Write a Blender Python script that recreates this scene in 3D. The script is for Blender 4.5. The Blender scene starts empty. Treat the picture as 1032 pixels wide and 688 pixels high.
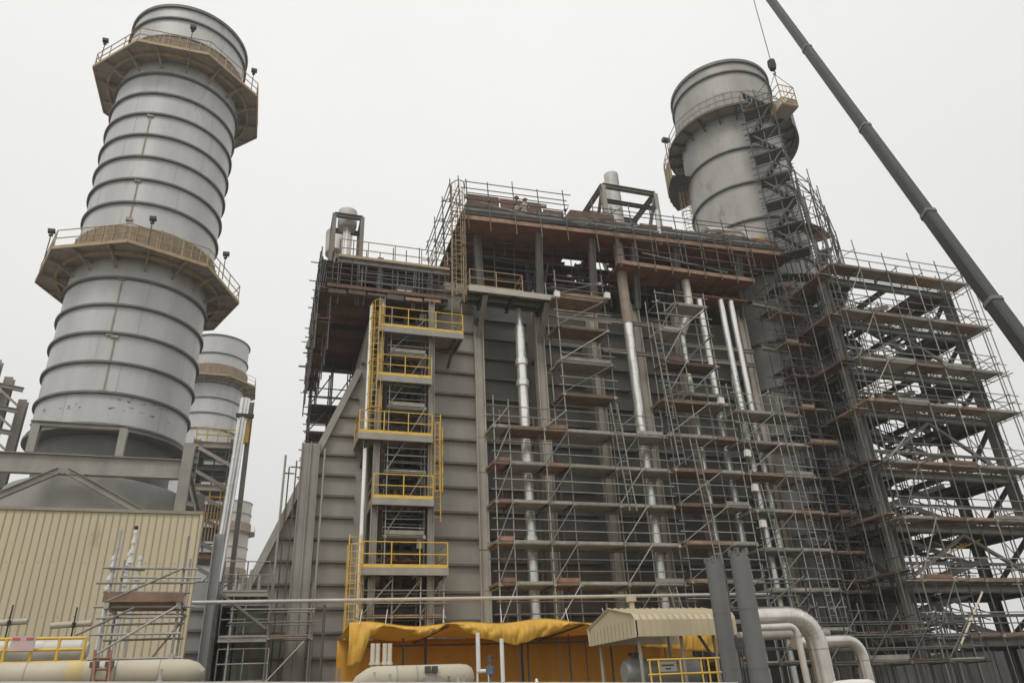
import bpy, bmesh, math, random
from mathutils import Vector, Matrix
random.seed(7)
R = math.radians
S = bpy.context.scene
COL = S.collection

# ------------------------------------------------------------------ camera
F, YAW, PITCH, ROLL = 748.6, R(18.68), R(26.72), R(-2.876)
EYE = Vector((0, 0, 1.7))
fw = Vector((math.sin(YAW)*math.cos(PITCH), math.cos(YAW)*math.cos(PITCH), math.sin(PITCH)))
rt0 = Vector((math.cos(YAW), -math.sin(YAW), 0)); up0 = rt0.cross(fw)
rt = math.cos(ROLL)*rt0 + math.sin(ROLL)*up0
up = -math.sin(ROLL)*rt0 + math.cos(ROLL)*up0
cam = bpy.data.objects.new('camera', bpy.data.cameras.new('camera'))
COL.objects.link(cam)
M = Matrix((rt, up, -fw)).transposed().to_4x4(); M.translation = EYE
cam.matrix_world = M
cam.data.sensor_width = 36; cam.data.lens = F/1032*36
cam.data.clip_start = .1; cam.data.clip_end = 4000
S.camera = cam

def at(px, py, Y=None, X=None, Z=None, H=None):
    """point seen at a photograph pixel, at a real depth"""
    d = fw*F + rt*(px-516) - up*(py-344)
    if Y is not None: k = Y/d.y
    elif X is not None: k = X/d.x
    elif Z is not None: k = (Z-EYE.z)/d.z
    else: k = H/math.hypot(d.x, d.y)
    return EYE + d*k

# ------------------------------------------------------------------ materials
MATS = {}
def mat(name, col, rough=.7, metal=0., var=.18, scale=1.2, streak=0., spots=None, spot_amt=0., bump=0., transl=0., fine=.0):
    if name in MATS: return MATS[name]
    m = bpy.data.materials.new(name); m.use_nodes = True
    nt = m.node_tree; N = nt.nodes; L = nt.links
    b = N['Principled BSDF']; b.inputs['Roughness'].default_value = rough; b.inputs['Metallic'].default_value = metal
    g = N.new('ShaderNodeNewGeometry')
    mp = N.new('ShaderNodeMapping'); L.new(g.outputs['Position'], mp.inputs['Vector'])
    n1 = N.new('ShaderNodeTexNoise'); n1.inputs['Scale'].default_value = scale; n1.inputs['Detail'].default_value = 6; n1.inputs['Roughness'].default_value = .65
    if streak: mp.inputs['Scale'].default_value = (1, 1, 1-streak)
    L.new(mp.outputs['Vector'], n1.inputs['Vector'])
    cr = N.new('ShaderNodeMapRange'); cr.inputs['From Min'].default_value = .3; cr.inputs['From Max'].default_value = .7
    cr.inputs['To Min'].default_value = 1-var; cr.inputs['To Max'].default_value = 1+var
    L.new(n1.outputs['Fac'], cr.inputs['Value'])
    oi = N.new('ShaderNodeObjectInfo')
    r2 = N.new('ShaderNodeMapRange'); r2.inputs['To Min'].default_value = 1-fine; r2.inputs['To Max'].default_value = 1+fine
    L.new(oi.outputs['Random'], r2.inputs['Value'])
    mu0 = N.new('ShaderNodeMath'); mu0.operation = 'MULTIPLY'; L.new(cr.outputs[0], mu0.inputs[0]); L.new(r2.outputs[0], mu0.inputs[1])
    mul = N.new('ShaderNodeVectorMath'); mul.operation = 'SCALE'; mul.inputs[0].default_value = col
    L.new(mu0.outputs[0], mul.inputs['Scale'])
    out = mul.outputs[0]
    if spots:
        n2 = N.new('ShaderNodeTexNoise'); n2.inputs['Scale'].default_value = scale*1.7; n2.inputs['Detail'].default_value = 8; n2.inputs['Roughness'].default_value = .7
        mp2 = N.new('ShaderNodeMapping'); mp2.inputs['Location'].default_value = (13, 7, 3)
        if streak: mp2.inputs['Scale'].default_value = (1, 1, 1-streak)
        L.new(g.outputs['Position'], mp2.inputs['Vector']); L.new(mp2.outputs['Vector'], n2.inputs['Vector'])
        c2 = N.new('ShaderNodeMapRange'); c2.inputs['From Min'].default_value = .68-spot_amt*.25; c2.inputs['From Max'].default_value = .76
        L.new(n2.outputs['Fac'], c2.inputs['Value'])
        mx = N.new('ShaderNodeMix'); mx.data_type = 'RGBA'
        L.new(c2.outputs[0], mx.inputs['Factor']); L.new(out, mx.inputs['A']); mx.inputs['B'].default_value = (*spots, 1)
        out = mx.outputs['Result']
    L.new(out, b.inputs['Base Color'])
    if bump:
        bp = N.new('ShaderNodeBump'); bp.inputs['Strength'].default_value = bump; bp.inputs['Distance'].default_value = .05
        L.new(n1.outputs['Fac'], bp.inputs['Height']); L.new(bp.outputs['Normal'], b.inputs['Normal'])
    if transl:
        t = N.new('ShaderNodeBsdfTranslucent'); L.new(out, t.inputs['Color'])
        ms = N.new('ShaderNodeMixShader'); ms.inputs['Fac'].default_value = transl
        L.new(b.outputs[0], ms.inputs[1]); L.new(t.outputs[0], ms.inputs[2])
        L.new(ms.outputs[0], N['Material Output'].inputs['Surface'])
    MATS[name] = m
    return m

STACK = mat('weathered aluminium paint', (.50,.50,.49), .5, .1, .16, .5, .8, (.30,.265,.22), .35)
STACK2 = mat('dusty stack paint', (.37,.36,.34), .55, .1, .2, .45, .6, (.19,.18,.165), .4)
RING = mat('ring steel', (.16,.155,.15), .6, .3, .2, 1.5)
CASE = mat('grey casing paint', (.315,.297,.262), .65, 0, .2, .5, .7, (.20,.175,.145), .4)
CASE2 = mat('far casing paint', (.30,.30,.295), .65, 0, .13, .5, .5)
RIB = mat('casing stiffener paint', (.15,.14,.12), .65, 0, .2, 1)
STEEL = mat('grey structural steel', (.31,.295,.26), .6, 0, .18, 1.2, .5, (.17,.12,.08), .1)
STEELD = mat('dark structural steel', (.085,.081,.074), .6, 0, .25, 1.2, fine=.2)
STEELP = mat('pale structural steel', (.46,.43,.37), .6, 0, .15, 1, .4, (.25,.2,.15), .1)
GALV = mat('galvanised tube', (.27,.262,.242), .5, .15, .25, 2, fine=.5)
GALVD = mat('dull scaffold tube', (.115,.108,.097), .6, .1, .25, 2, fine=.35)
PLANK = mat('scaffold plank', (.27,.175,.115), .85, 0, .3, 3, fine=.35)
PLANKG = mat('weathered grey plank', (.31,.295,.26), .85, 0, .25, 3, fine=.2)
PLANKD = mat('dark brown plank', (.125,.075,.055), .85, 0, .3, 2, fine=.25)  # darker brown version of the scaffold plank
UNDER = mat('red brown deck boards', (.235,.105,.065), .85, 0, .3, 1.2, 0, (.10,.05,.035), .3)
YEL = mat('yellow rail paint', (.72,.47,.07), .5, 0, .15, 3, 0, (.35,.2,.06), .15)
OCHRE = mat('dusty ochre rail paint', (.40,.295,.17), .6, 0, .2, 3, 0, (.2,.12,.07), .3)
MESH = mat('brown safety mesh', (.25,.195,.135), .9, 0, .3, 4)
SILV = mat('aluminium jacket', (.86,.85,.82), .24, .6, .1, 2, .6)
SILVD = mat('dusty aluminium jacket', (.60,.57,.51), .42, .25, .15, 2, .5)
SILVB = mat('brown grey jacket', (.66,.63,.58), .27, .75, .15, 2, .3)
RUSTP = mat('brown primed pipe', (.30,.24,.19), .7, .1, .25, 2)
BEIGE = mat('beige cladding', (.57,.50,.345), .6, 0, .07, .6, .7, (.40,.35,.25), .1)
BEIGEL = mat('beige pipe paint', (.48,.43,.33), .6, 0, .12, 1.2, .3, (.33,.28,.2), .15)
CREAM = mat('cream roof sheet', (.52,.45,.31), .55, 0, .1, 1, .4, (.3,.24,.15), .2)
TARP = mat('yellow tarpaulin', (.85,.53,.085), .55, 0, .12, 1.5, 0, None, 0, .3, .3)
TARPB = mat('orange tarpaulin', (.95,.56,.08), .6, 0, .1, 1, .5, None, 0, .2, .45)
WHITE = mat('white paint', (.74,.73,.70), .6, 0, .08, 2, 0, (.5,.45,.38), .15)
DUCTD = mat('dark grey vessel paint', (.15,.148,.145), .55, .1, .12, 1.5, .5)
GREYP = mat('dark grey lift boards', (.12,.112,.10), .85, 0, .3, 2, fine=.3)
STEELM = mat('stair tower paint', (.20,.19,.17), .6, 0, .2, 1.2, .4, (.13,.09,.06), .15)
BLACK = mat('black rubber', (.03,.03,.03), .7)
NAVY = mat('navy cloth', (.05,.06,.1), .9)
RED = mat('faded red paint', (.55,.12,.1), .6)
SKIN = mat('skin', (.35,.2,.13), .6)
KHAKI = mat('khaki cloth', (.4,.34,.26), .9)
BOOM = mat('boom paint', (.045,.045,.048), .5, .1, .15, .4, .3)
CONC = mat('concrete', (.45,.43,.39), .85, 0, .15, 1)
GROUND = mat('dusty ground', (.19,.17,.14), .95, 0, .25, .3, 0, (.12,.11,.09), .2)
RUST = mat('rusty steel', (.26,.13,.08), .85, .1, .3, 4)
DARK = mat('dark machinery', (.06,.058,.055), .6, .1, .4, 2)  # near-black tone shared by machinery, drums and back walls

# ------------------------------------------------------------------ mesh helpers
class MB:
    def __init__(s): s.v = []; s.f = []
    def add(s, vs, fs):
        n = len(s.v); s.v += [Vector(v) for v in vs]; s.f += [[i+n for i in f] for f in fs]
    def box(s, x0, y0, z0, x1, y1, z1):
        s.add([(x0,y0,z0),(x1,y0,z0),(x1,y1,z0),(x0,y1,z0),(x0,y0,z1),(x1,y0,z1),(x1,y1,z1),(x0,y1,z1)],
              [(0,3,2,1),(4,5,6,7),(0,1,5,4),(1,2,6,5),(2,3,7,6),(3,0,4,7)])
    def tube(s, a, b, r, n=8, r2=None):
        s.sweep([a, b], r, n, r2)
    def bar(s, a, b, w, h, ref=Vector((0,0,1))):
        a = Vector(a); b = Vector(b); d = (b-a).normalized()
        if abs(d.dot(ref)) > .97: ref = Vector((0,1,0))
        x = d.cross(ref).normalized()*w/2; y = d.cross(x).normalized()*h/2
        s.add([a-x-y,a+x-y,a+x+y,a-x+y,b-x-y,b+x-y,b+x+y,b-x+y], [(0,3,2,1),(4,5,6,7),(0,1,5,4),(1,2,6,5),(2,3,7,6),(3,0,4,7)])
    def hbar(s, a, b, w, h, t=.04, ref=Vector((0,0,1))):
        """H section: two flanges and a web"""
        a = Vector(a); b = Vector(b); d = (b-a).normalized()
        if abs(d.dot(ref)) > .97: ref = Vector((0,1,0))
        x = d.cross(ref).normalized(); y = d.cross(x).normalized()
        o = y*(h/2-t/2)
        s.bar(a+o, b+o, w, t, ref); s.bar(a-o, b-o, w, t, ref)
        s.bar(a, b, t, h-2*t-.004, ref)
    def sweep(s, pts, r, n=12, r2=None, cap=True):
        pts = [Vector(p) for p in pts]; m = len(pts)
        rs = r if isinstance(r, list) else [r + ((r2 if r2 is not None else r)-r)*i/(m-1) for i in range(m)]
        t0 = (pts[1]-pts[0]).normalized()
        ref = Vector((0,0,1)) if abs(t0.z) < .9 else Vector((1,0,0))
        x = t0.cross(ref).normalized(); base = len(s.v); prev = t0
        for i, p in enumerate(pts):
            t = ((pts[min(i+1,m-1)]-p).normalized() + (p-pts[max(i-1,0)]).normalized())
            t = t.normalized() if t.length > 1e-6 else prev
            x = (x - t*x.dot(t)).normalized(); y = t.cross(x); prev = t
            for k in range(n):
                a = 2*math.pi*k/n
                s.v.append(p + (x*math.cos(a)+y*math.sin(a))*rs[i])
        for i in range(m-1):
            for k in range(n):
                s.f.append([base+i*n+k, base+i*n+(k+1)%n, base+(i+1)*n+(k+1)%n, base+(i+1)*n+k])
        if cap:
            s.f.append([base+k for k in range(n)][::-1]); s.f.append([base+(m-1)*n+k for k in range(n)])
    def lathe(s, cx, cy, prof, n=64, a0=0, a1=2*math.pi):
        base = len(s.v); full = abs(a1-a0) > 6.28; m = n if full else n+1
        for r, z in prof:
            for k in range(m):
                a = a0+(a1-a0)*k/n
                s.v.append(Vector((cx+r*math.cos(a), cy+r*math.sin(a), z)))
        for i in range(len(prof)-1):
            for k in range(n):
                k2 = (k+1) % m
                s.f.append([base+i*m+k, base+i*m+k2, base+(i+1)*m+k2, base+(i+1)*m+k])
    def prism(s, poly, y0, y1):
        n = len(poly)
        s.add([(x,y0,z) for x,z in poly]+[(x,y1,z) for x,z in poly],
              [list(range(n)), list(range(2*n-1, n-1, -1))]+[[i, i+n, (i+1)%n+n, (i+1)%n] for i in range(n)])
    def polyslab(s, poly, z0, z1):
        n = len(poly)
        s.add([(x,y,z0) for x,y in poly]+[(x,y,z1) for x,y in poly],
              [list(range(n))[::-1], list(range(n, 2*n))]+[[i, (i+1)%n, (i+1)%n+n, i+n] for i in range(n)])
    def build(s, name, m, root=None, smooth=False, auto=False):
        me = bpy.data.meshes.new(name)
        org = root.matrix_world_copy if False else (Vector(root['_o']) if root is not None and '_o' in root else Vector((0,0,0)))
        me.from_pydata([tuple(v-org) for v in s.v], [], s.f); me.update()
        bm = bmesh.new(); bm.from_mesh(me); bmesh.ops.recalc_face_normals(bm, faces=bm.faces); bm.to_mesh(me); bm.free()
        me.materials.append(m)
        if smooth:
            for p in me.polygons: p.use_smooth = True
            me.set_sharp_from_angle(angle=R(35))
        o = bpy.data.objects.new(name, me); COL.objects.link(o)
        if root is not None: o.parent = root
        return o

def tag(o, label=None, cat=None, group=None, kind=None):
    if label: o['label'] = label
    if cat: o['category'] = cat
    if group: o['group'] = group
    if kind: o['kind'] = kind
    return o
def thing(name, loc, label, cat, group=None, kind='thing'):
    o = bpy.data.objects.new(name, None); COL.objects.link(o)
    o.empty_display_size = .3; o.location = loc; o['_o'] = tuple(loc)
    return tag(o, label, cat, group, kind)

UNIT = {}
def unit(shape, m):
    k = (shape, m.name)
    if k not in UNIT:
        b = MB()
        if shape == 'tube':
            b.lathe(0, 0, [(1,-.5),(1,.5)], 8)
            b.f.append(list(range(8))[::-1]); b.f.append(list(range(8,16)))
        elif shape == 'box': b.box(-.5,-.5,-.5,.5,.5,.5)
        elif shape == 'planks':      # five boards side by side along x, uneven ends
            rr = random.Random(3)
            for i in range(5):
                e = rr.uniform(0,.03)
                b.box(-.5-e, -.5+i*.2, -.5+rr.uniform(0,.25), .5+rr.uniform(0,.03), -.5+i*.2+.185, .5)
        me = bpy.data.meshes.new(shape)
        me.from_pydata([tuple(v) for v in b.v], [], b.f); me.update()
        if shape == 'tube':
            for p in me.polygons: p.use_smooth = len(p.vertices) == 4
        me.materials.append(m); UNIT[k] = me
    return UNIT[k]
def put(name, shape, m, mtx, root):
    o = bpy.data.objects.new(name, unit(shape, m)); COL.objects.link(o)
    if root is not None:
        o.parent = root; mtx = Matrix.Translation(-Vector(root['_o'])) @ mtx
    o.matrix_basis = mtx
    return o
def tube(root, name, a, b, r, m):
    a = Vector(a); b = Vector(b); d = b-a
    q = d.to_track_quat('Z', 'Y').to_matrix().to_4x4()
    return put(name, 'tube', m, Matrix.Translation((a+b)/2) @ q @ Matrix.Diagonal((r, r, d.length, 1)), root)
def box(root, name, x0, y0, z0, x1, y1, z1, m, shape='box'):
    return put(name, shape, m, Matrix.Translation(((x0+x1)/2,(y0+y1)/2,(z0+z1)/2)) @ Matrix.Diagonal((x1-x0, y1-y0, z1-z0, 1)), root)
def planks(root, name, x0, y0, x1, y1, z, m, along='x', th=.05):
    if along == 'x':
        mt = Matrix.Translation(((x0+x1)/2,(y0+y1)/2,z)) @ Matrix.Diagonal((abs(x1-x0), abs(y1-y0), th, 1))
    else:
        mt = Matrix.Translation(((x0+x1)/2,(y0+y1)/2,z)) @ Matrix.Rotation(math.pi/2,4,'Z') @ Matrix.Diagonal((abs(y1-y0), abs(x1-x0), th, 1))
    return put(name, 'planks', m, mt, root)
def hbeam(root, name, a, b, w, h, m, ref=Vector((0,0,1))):
    mb = MB(); mb.hbar(a, b, w, h, max(.03, min(w,h)*.1), ref); return mb.build(name, m, root)
def bend(pts, rad, n=6):
    """polyline with rounded corners"""
    pts = [Vector(p) for p in pts]; out = [pts[0]]
    for i in range(1, len(pts)-1):
        a = (pts[i-1]-pts[i]).normalized(); b = (pts[i+1]-pts[i]).normalized()
        p0 = pts[i]+a*rad; p2 = pts[i]+b*rad
        for k in range(n+1):
            t = k/n; out.append(p0*(1-t)**2+pts[i]*2*t*(1-t)+p2*t*t)
    out.append(pts[-1]); return out
def jacket(mb, pts, r, step=.9, n=14):
    """pipe with overlapping jacket joints"""
    mb.sweep(pts, r, n)
    for i in range(len(pts)-1):
        a, b = Vector(pts[i]), Vector(pts[i+1]); L = (b-a).length
        if L < step: continue
        d = (b-a).normalized(); k = step*.5
        while k < L:
            mb.sweep([a+d*k, a+d*(k+.05)], r*1.05, n); k += step

# ------------------------------------------------------------------ scaffold
def scaffold(name, label, xs, ys, zs, ztop, group=None, tr=.028, m=GALV, decks=None, deckm=PLANKG, rails=(.5,1.0), brace=True,
             z0=None, along='x', over=.25, up_jit=.5, brace_every=1, backrails=True, skip=lambda i,k: False, cat='scaffold', th=.07):
    """tube and board scaffold: uprights, ledgers, transoms, guard rails, braces, boards"""
    z0 = zs[0] if z0 is None else z0
    ln = {'x':0,'y':1}[along]
    P = (lambda u,v,z: Vector((u,v,z))) if along == 'x' else (lambda u,v,z: Vector((v,u,z)))
    us, vs = (xs, ys) if along == 'x' else (ys, xs)
    t = thing(name, P((us[0]+us[-1])/2, (vs[0]+vs[-1])/2, z0), label, cat, group)
    if len(us)*len(zs) <= 90:
        for u in us:
            for z in zs:
                q = P(u,vs[0]-.03,z-.05); box(t, 'coupler', q.x-.055, q.y-.055, q.z-.07, q.x+.055, q.y+.055, q.z+.07, m)
    rnd = random.Random(hash(label) % 1000 if False else sum(map(ord, label)))
    for u in us:
        for v in vs:
            tube(t, 'upright', P(u,v,z0), P(u,v,ztop+rnd.uniform(0,up_jit)), tr*1.15, m)
    for k, z in enumerate(zs):
        for j, v in enumerate(vs):
            tube(t, 'ledger', P(us[0]-rnd.uniform(.05,over),v+.05,z-.06), P(us[-1]+rnd.uniform(.05,over),v+.05,z-.06), tr, m)
            if j == 0 or backrails:
                for h in rails:
                    if z+h < ztop+.2:
                        tube(t, 'guard_rail', P(us[0]-rnd.uniform(.02,over),v-.05,z+h), P(us[-1]+rnd.uniform(.02,over),v-.05,z+h+rnd.uniform(-.03,.03)), tr, m)
        for u in us:
            tube(t, 'transom', P(u+.05,vs[0]-rnd.uniform(.05,over),z-.12), P(u+.05,vs[-1]+rnd.uniform(.02,over*.5),z-.12), tr, m)
        for i in range(len(us)-1):
            if skip(i,k): continue
            dm = deckm
            if decks is not None:
                dm = decks(i,k)
                if dm is None: continue
            if along == 'x': planks(t, 'plank_deck', us[i]-.06, vs[0]+.02, us[i+1]+.06, vs[-1]-.02, z+.02, dm, 'x', th)
            else: planks(t, 'plank_deck', vs[0]+.02, us[i]-.06, vs[-1]-.02, us[i+1]+.06, z+.02, dm, 'y', th)
            if rnd.random() < .18:
                if along == 'x': box(t, 'toe_board', us[i], vs[0]-.015, z+.06, us[i+1]-.02, vs[0]+.015, z+.24, dm)
    if brace:
        for i in range(len(us)-1):
            if i % brace_every: continue
            for k in range(len(zs)):
                za = zs[k]; zb = zs[k+1] if k+1 < len(zs) else min(ztop, zs[k]+2)
                if zb-za < .6: continue
                tube(t, 'diagonal_brace', P(us[i],vs[0]-.07,za+.05), P(us[i+1],vs[0]-.07,zb-.05), tr, m)
    return t

def ladder_cage(label, x, y, z0, z1, w=.5, m=YEL, cage_from=None, ang=0, group='caged ladders on the boiler front', depth=.7):
    t = thing('caged_ladder', (x,y,z0), label, 'ladder', group)
    c, s = math.cos(ang), math.sin(ang)
    P = lambda a,b,z: (x+a*c-b*s, y+a*s+b*c, z)
    for sx in (-1,1): tube(t, 'stile', P(sx*w/2,0,z0), P(sx*w/2,0,z1), .03, m)
    z = z0+.2
    while z < z1: tube(t, 'rung', P(-w/2,0,z), P(w/2,0,z), .018, m); z += .3
    cf = z0+1.2 if cage_from is None else cage_from
    z = cf; k = 0
    while z <= z1+.01:
        mb = MB(); pts = [P(w*.62*math.cos(a)*1.1, -depth*.5+math.sin(a)*depth*.5 if False else -abs(math.sin(a))*depth, z) for a in [math.pi*i/8 for i in range(9)]]
        for i in range(8): mb.bar(pts[i], pts[i+1], .06 if k % 3 == 0 else .028, .02)
        mb.build('cage_hoop', m, t); z += .8; k += 1
    for a in (.3,.95,1.57,2.2,2.85):
        tube(t, 'cage_bar', P(w*.68*math.cos(a), -abs(math.sin(a))*depth, cf), P(w*.68*math.cos(a), -abs(math.sin(a))*depth, z-.8), .013, m)
    return t

def handrail(root, pts, m, h=1.05, post=1.2, r=.024, toe=None, closed=False):
    """posts, two rails and a toe board along a polyline"""
    pts = [Vector(p) for p in pts]
    if closed: pts = pts+[pts[0]]
    for i in range(len(pts)-1):
        a, b = pts[i], pts[i+1]; L = (b-a).length; n = max(1, round(L/post))
        for k in range(n + (1 if (i == len(pts)-2 and not closed) else 0)):
            p = a+(b-a)*k/n; tube(root, 'rail_post', p, p+Vector((0,0,h)), r, m)
        for hh in (h, h*.52): tube(root, 'hand_rail', a+Vector((0,0,hh)), b+Vector((0,0,hh)), r, m)
        if toe:
            mb = MB(); mb.bar(a+Vector((0,0,.06)), b+Vector((0,0,.06)), .02, .14); mb.build('toe_board', toe, root)

# ================================================================== SETTING
mb = MB(); mb.add([(-1500,-1500,0),(1500,-1500,0),(1500,1500,0),(-1500,1500,0)], [(0,1,2,3)])
tag(mb.build('ground', GROUND), 'dusty bare ground of the plant yard', 'ground', kind='structure')

# ================================================================== STACKS
def octagon(cx, cy, r, rot=0.):
    R_ = r/math.cos(math.pi/8)
    return [(cx+R_*math.cos(rot+math.pi/8+k*math.pi/4), cy+R_*math.sin(rot+math.pi/8+k*math.pi/4)) for k in range(8)]

def stack(label, cx, cy, ztop, zbot, rings, m, r=3.8, plats=(), far=False, skirt=True, octo=True, ringm=RING, zg=0):
    t = thing('exhaust_stack', (cx,cy,zg), label, 'chimney', 'round steel exhaust stacks')
    mb = MB(); mb.lathe(cx, cy, [(r-.06,zbot),(r,zbot),(r,ztop),(r-.06,ztop),(r-.06,ztop-12)], 96)
    mb.build('shell', m, t, True)
    for z in rings:
        mb = MB(); mb.lathe(cx, cy, [(r-.02,z-.06),(r+.16,z-.06),(r+.16,z+.06),(r-.02,z+.06)], 96)
        mb.build('stiffener_ring', ringm, t, True)
    for (pz, pr, rail, *rot) in plats:
        rot = rot[0] if rot else 0.
        oc = octagon(cx, cy, pr, rot) if octo else [(cx+pr*math.cos(2*math.pi*k/40), cy+pr*math.sin(2*math.pi*k/40)) for k in range(40)]
        n = len(oc)
        mb = MB()
        inner = [(cx+(r+.05)*math.cos(math.atan2(y-cy,x-cx)), cy+(r+.05)*math.sin(math.atan2(y-cy,x-cx))) for x,y in oc]
        # annular floor subdivided so that it follows the shell
        o2, i2 = [], []
        for k in range(n):
            for q in range(6):
                x = oc[k][0]+(oc[(k+1)%n][0]-oc[k][0])*q/6; y = oc[k][1]+(oc[(k+1)%n][1]-oc[k][1])*q/6
                a = math.atan2(y-cy, x-cx); o2.append((x,y)); i2.append((cx+(r+.03)*math.cos(a), cy+(r+.03)*math.sin(a)))
        nn = len(o2)
        for z in (pz-.06, pz):
            b = len(mb.v); mb.v += [Vector((x,y,z)) for x,y in o2]+[Vector((x,y,z)) for x,y in i2]
            for k in range(nn): mb.f.append([b+k, b+(k+1)%nn, b+nn+(k+1)%nn, b+nn+k])
        mb.build('platform_floor', mat('platform grating', (.33,.30,.26), .8, 0, .2, 3), t)
        mb = MB()
        for k in range(n):
            a, b = oc[k], oc[(k+1)%n]; mb.bar((a[0],a[1],pz-.08), (b[0],b[1],pz-.08), .09, .2)
        mb.build('edge_beam', OCHRE if octo else STEELD, t)
        if octo:
            mb = MB(); mb.lathe(cx, cy, [(r+.62,pz-.3),(r+.78,pz-.3),(r+.78,pz-.07),(r+.62,pz-.07),(r+.62,pz-.3)], 64); mb.build('ring_beam', OCHRE, t, True)
        nb = 16 if octo else 20
        for k in range(nb):
            a = 2*math.pi*(k+.5)/nb; ca, sa = math.cos(a), math.sin(a)
            e = pr*.995 if not octo else min(pr/max(abs(math.cos(((a-rot+math.pi/8) % (math.pi/4))-math.pi/8)),.5), pr*1.08)-.1
            mb = MB()
            mb.bar((cx+r*ca,cy+r*sa,pz-.22), (cx+e*ca,cy+e*sa,pz-.18), .09, .22)
            mb.bar((cx+r*ca,cy+r*sa,pz-.75), (cx+(r+(e-r)*.7)*ca,cy+(r+(e-r)*.7)*sa,pz-.25), .1, .1)
            mb.build('bracket', STEEL if octo else STEELD, t)
        if rail and octo:
            oc3 = octagon(cx, cy, pr-.05, rot)
            handrail(t, [(x,y,pz) for x,y in oc3], OCHRE, 1.1, 1.3, .03, None, True)
        if rail and not octo:
            oc3 = [(cx+(pr-.05)*math.cos(2*math.pi*k/24), cy+(pr-.05)*math.sin(2*math.pi*k/24), pz) for k in range(24)]
            handrail(t, oc3, STEEL, 1.15, 2.0, .03, None, True)
        if rail:
            mb = MB(); mb.lathe(cx, cy, [(r+.2,pz+.02),(r+.2,pz+2.0)], 96)
            # perforated band of cladding behind the rail: a thick ring
            mb.lathe(cx, cy, [(r+.0,pz+2.0),(r+.2,pz+2.0)], 96)
            mb.build('mesh_band', MESH if octo else mat('pale punched band', (.36,.345,.32), .8, .1, .3, 6), t, True)
            for k in range(40):
                a = 2*math.pi*k/40
                tube(t, 'band_post', (cx+(r+.23)*math.cos(a),cy+(r+.23)*math.sin(a),pz), (cx+(r+.23)*math.cos(a),cy+(r+.23)*math.sin(a),pz+2.05), .03, OCHRE if octo else STEEL)
    return t

LX, LY = -8.9, 43.7
rl = [15.8+1.72*k for k in range(15)]+[43.3,45.05]
rl = [z for z in rl if not (25.5 < z < 27.9)]
LS = stack('large grey ribbed stack with two railed octagonal platforms, tallest in view', LX, LY, 46.3, 15.7, rl, STACK, plats=((25.8,5.2,True,math.pi/8),(41.1,5.12,True)))
mb = MB(); mb.lathe(LX, LY, [(3.7,46.1),(3.95,46.1),(3.95,46.32),(3.7,46.32)], 96); mb.build('rim', RING, LS, True)
# welded seams, lugs and lower hull
for a, z0, z1 in ((-101,33.05,36.3),(-94,20.9,24.4),(-90,17.6,20.8),(-99,28.4,31.2)):
    ca, sa = math.cos(R(a)), math.sin(R(a)); mb = MB()
    mb.bar((LX+3.83*ca,LY+3.83*sa,z0), (LX+3.83*ca,LY+3.83*sa,z1), .07, .05, Vector((0,1,0)))
    for z in (z0,z1): mb.box(LX+3.86*ca-.18,LY+3.86*sa-.05,z-.14,LX+3.86*ca+.18,LY+3.86*sa+.1,z+.04)
    mb.build('seam_plate', mat('rust stained seam', (.32,.285,.245), .7, .1, .3, 3), LS)
mb = MB()
mb.lathe(LX, LY, [(3.8,15.7),(4.05,15.66),(4.05,15.5),(3.3,15.45),(3.3,13.9),(3.3,13.2)], 96); mb.build('neck', DUCTD, LS, True)
mb = MB(); mb.lathe(LX, LY, [(3.4,13.3),(4.3,13.0),(4.5,12.2),(4.5,0)], 96); mb.build('lower_hull', STACK2, LS, True)
mb = MB(); rm = random.Random(9)
for k in range(26):
    a0 = R(rm.uniform(-85,-30)) if k < 18 else R(rm.uniform(-140,-95)); z = 16.75+.5*(k < 9)+rm.uniform(-.12,.12); wd_ = rm.uniform(.01,.07); h_ = rm.uniform(.02,.075)
    mb.lathe(LX, LY, [(3.803,z),(3.806,z),(3.806,z+h_),(3.803,z+h_)], 3, a0, a0+wd_)
mb.build('scuff_marks', mat('bare scuffed steel', (.19,.175,.155), .7), LS)['kind'] = 'stuff'
for a in (-150,-80,-28):   # flood lamps on the platforms
    for pz in (25.8,41.1):
        ca, sa = math.cos(R(a)), math.sin(R(a)); x, y = LX+5.35*ca, LY+5.35*sa
        mb = MB(); mb.tube((x,y,pz),(x,y,pz+1.6),.03,6); mb.bar((x-.16,y-.15,pz+1.7),(x+.2,y-.1,pz+1.75),.26,.2); mb.bar((x-.1,y,pz+1.5),(x+.1,y,pz+1.55),.1,.1); mb.build('flood_lamp', DARK, LS)

def seams(root, cx, cy, r, zs_, seed, m):
    mb = MB(); q = random.Random(seed)
    for a_, b_ in zip(zs_, zs_[1:]):
        if b_-a_ > 3.5: continue
        o_ = q.uniform(0,2)
        for k in range(5):
            an = o_+2*math.pi*k/5; ca, sa = math.cos(an), math.sin(an)
            mb.lathe(cx, cy, [(r+.001,a_+.06),(r+.008,a_+.06),(r+.008,b_-.06),(r+.001,b_-.06)], 1, an, an+.006)
    mb.build('weld_seams', m, root)['kind'] = 'stuff'
seams(LS, LX, LY, 3.8, sorted(rl), 3, mat('weld bead', (.34,.33,.31), .6, .1, .2, 2))
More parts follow.
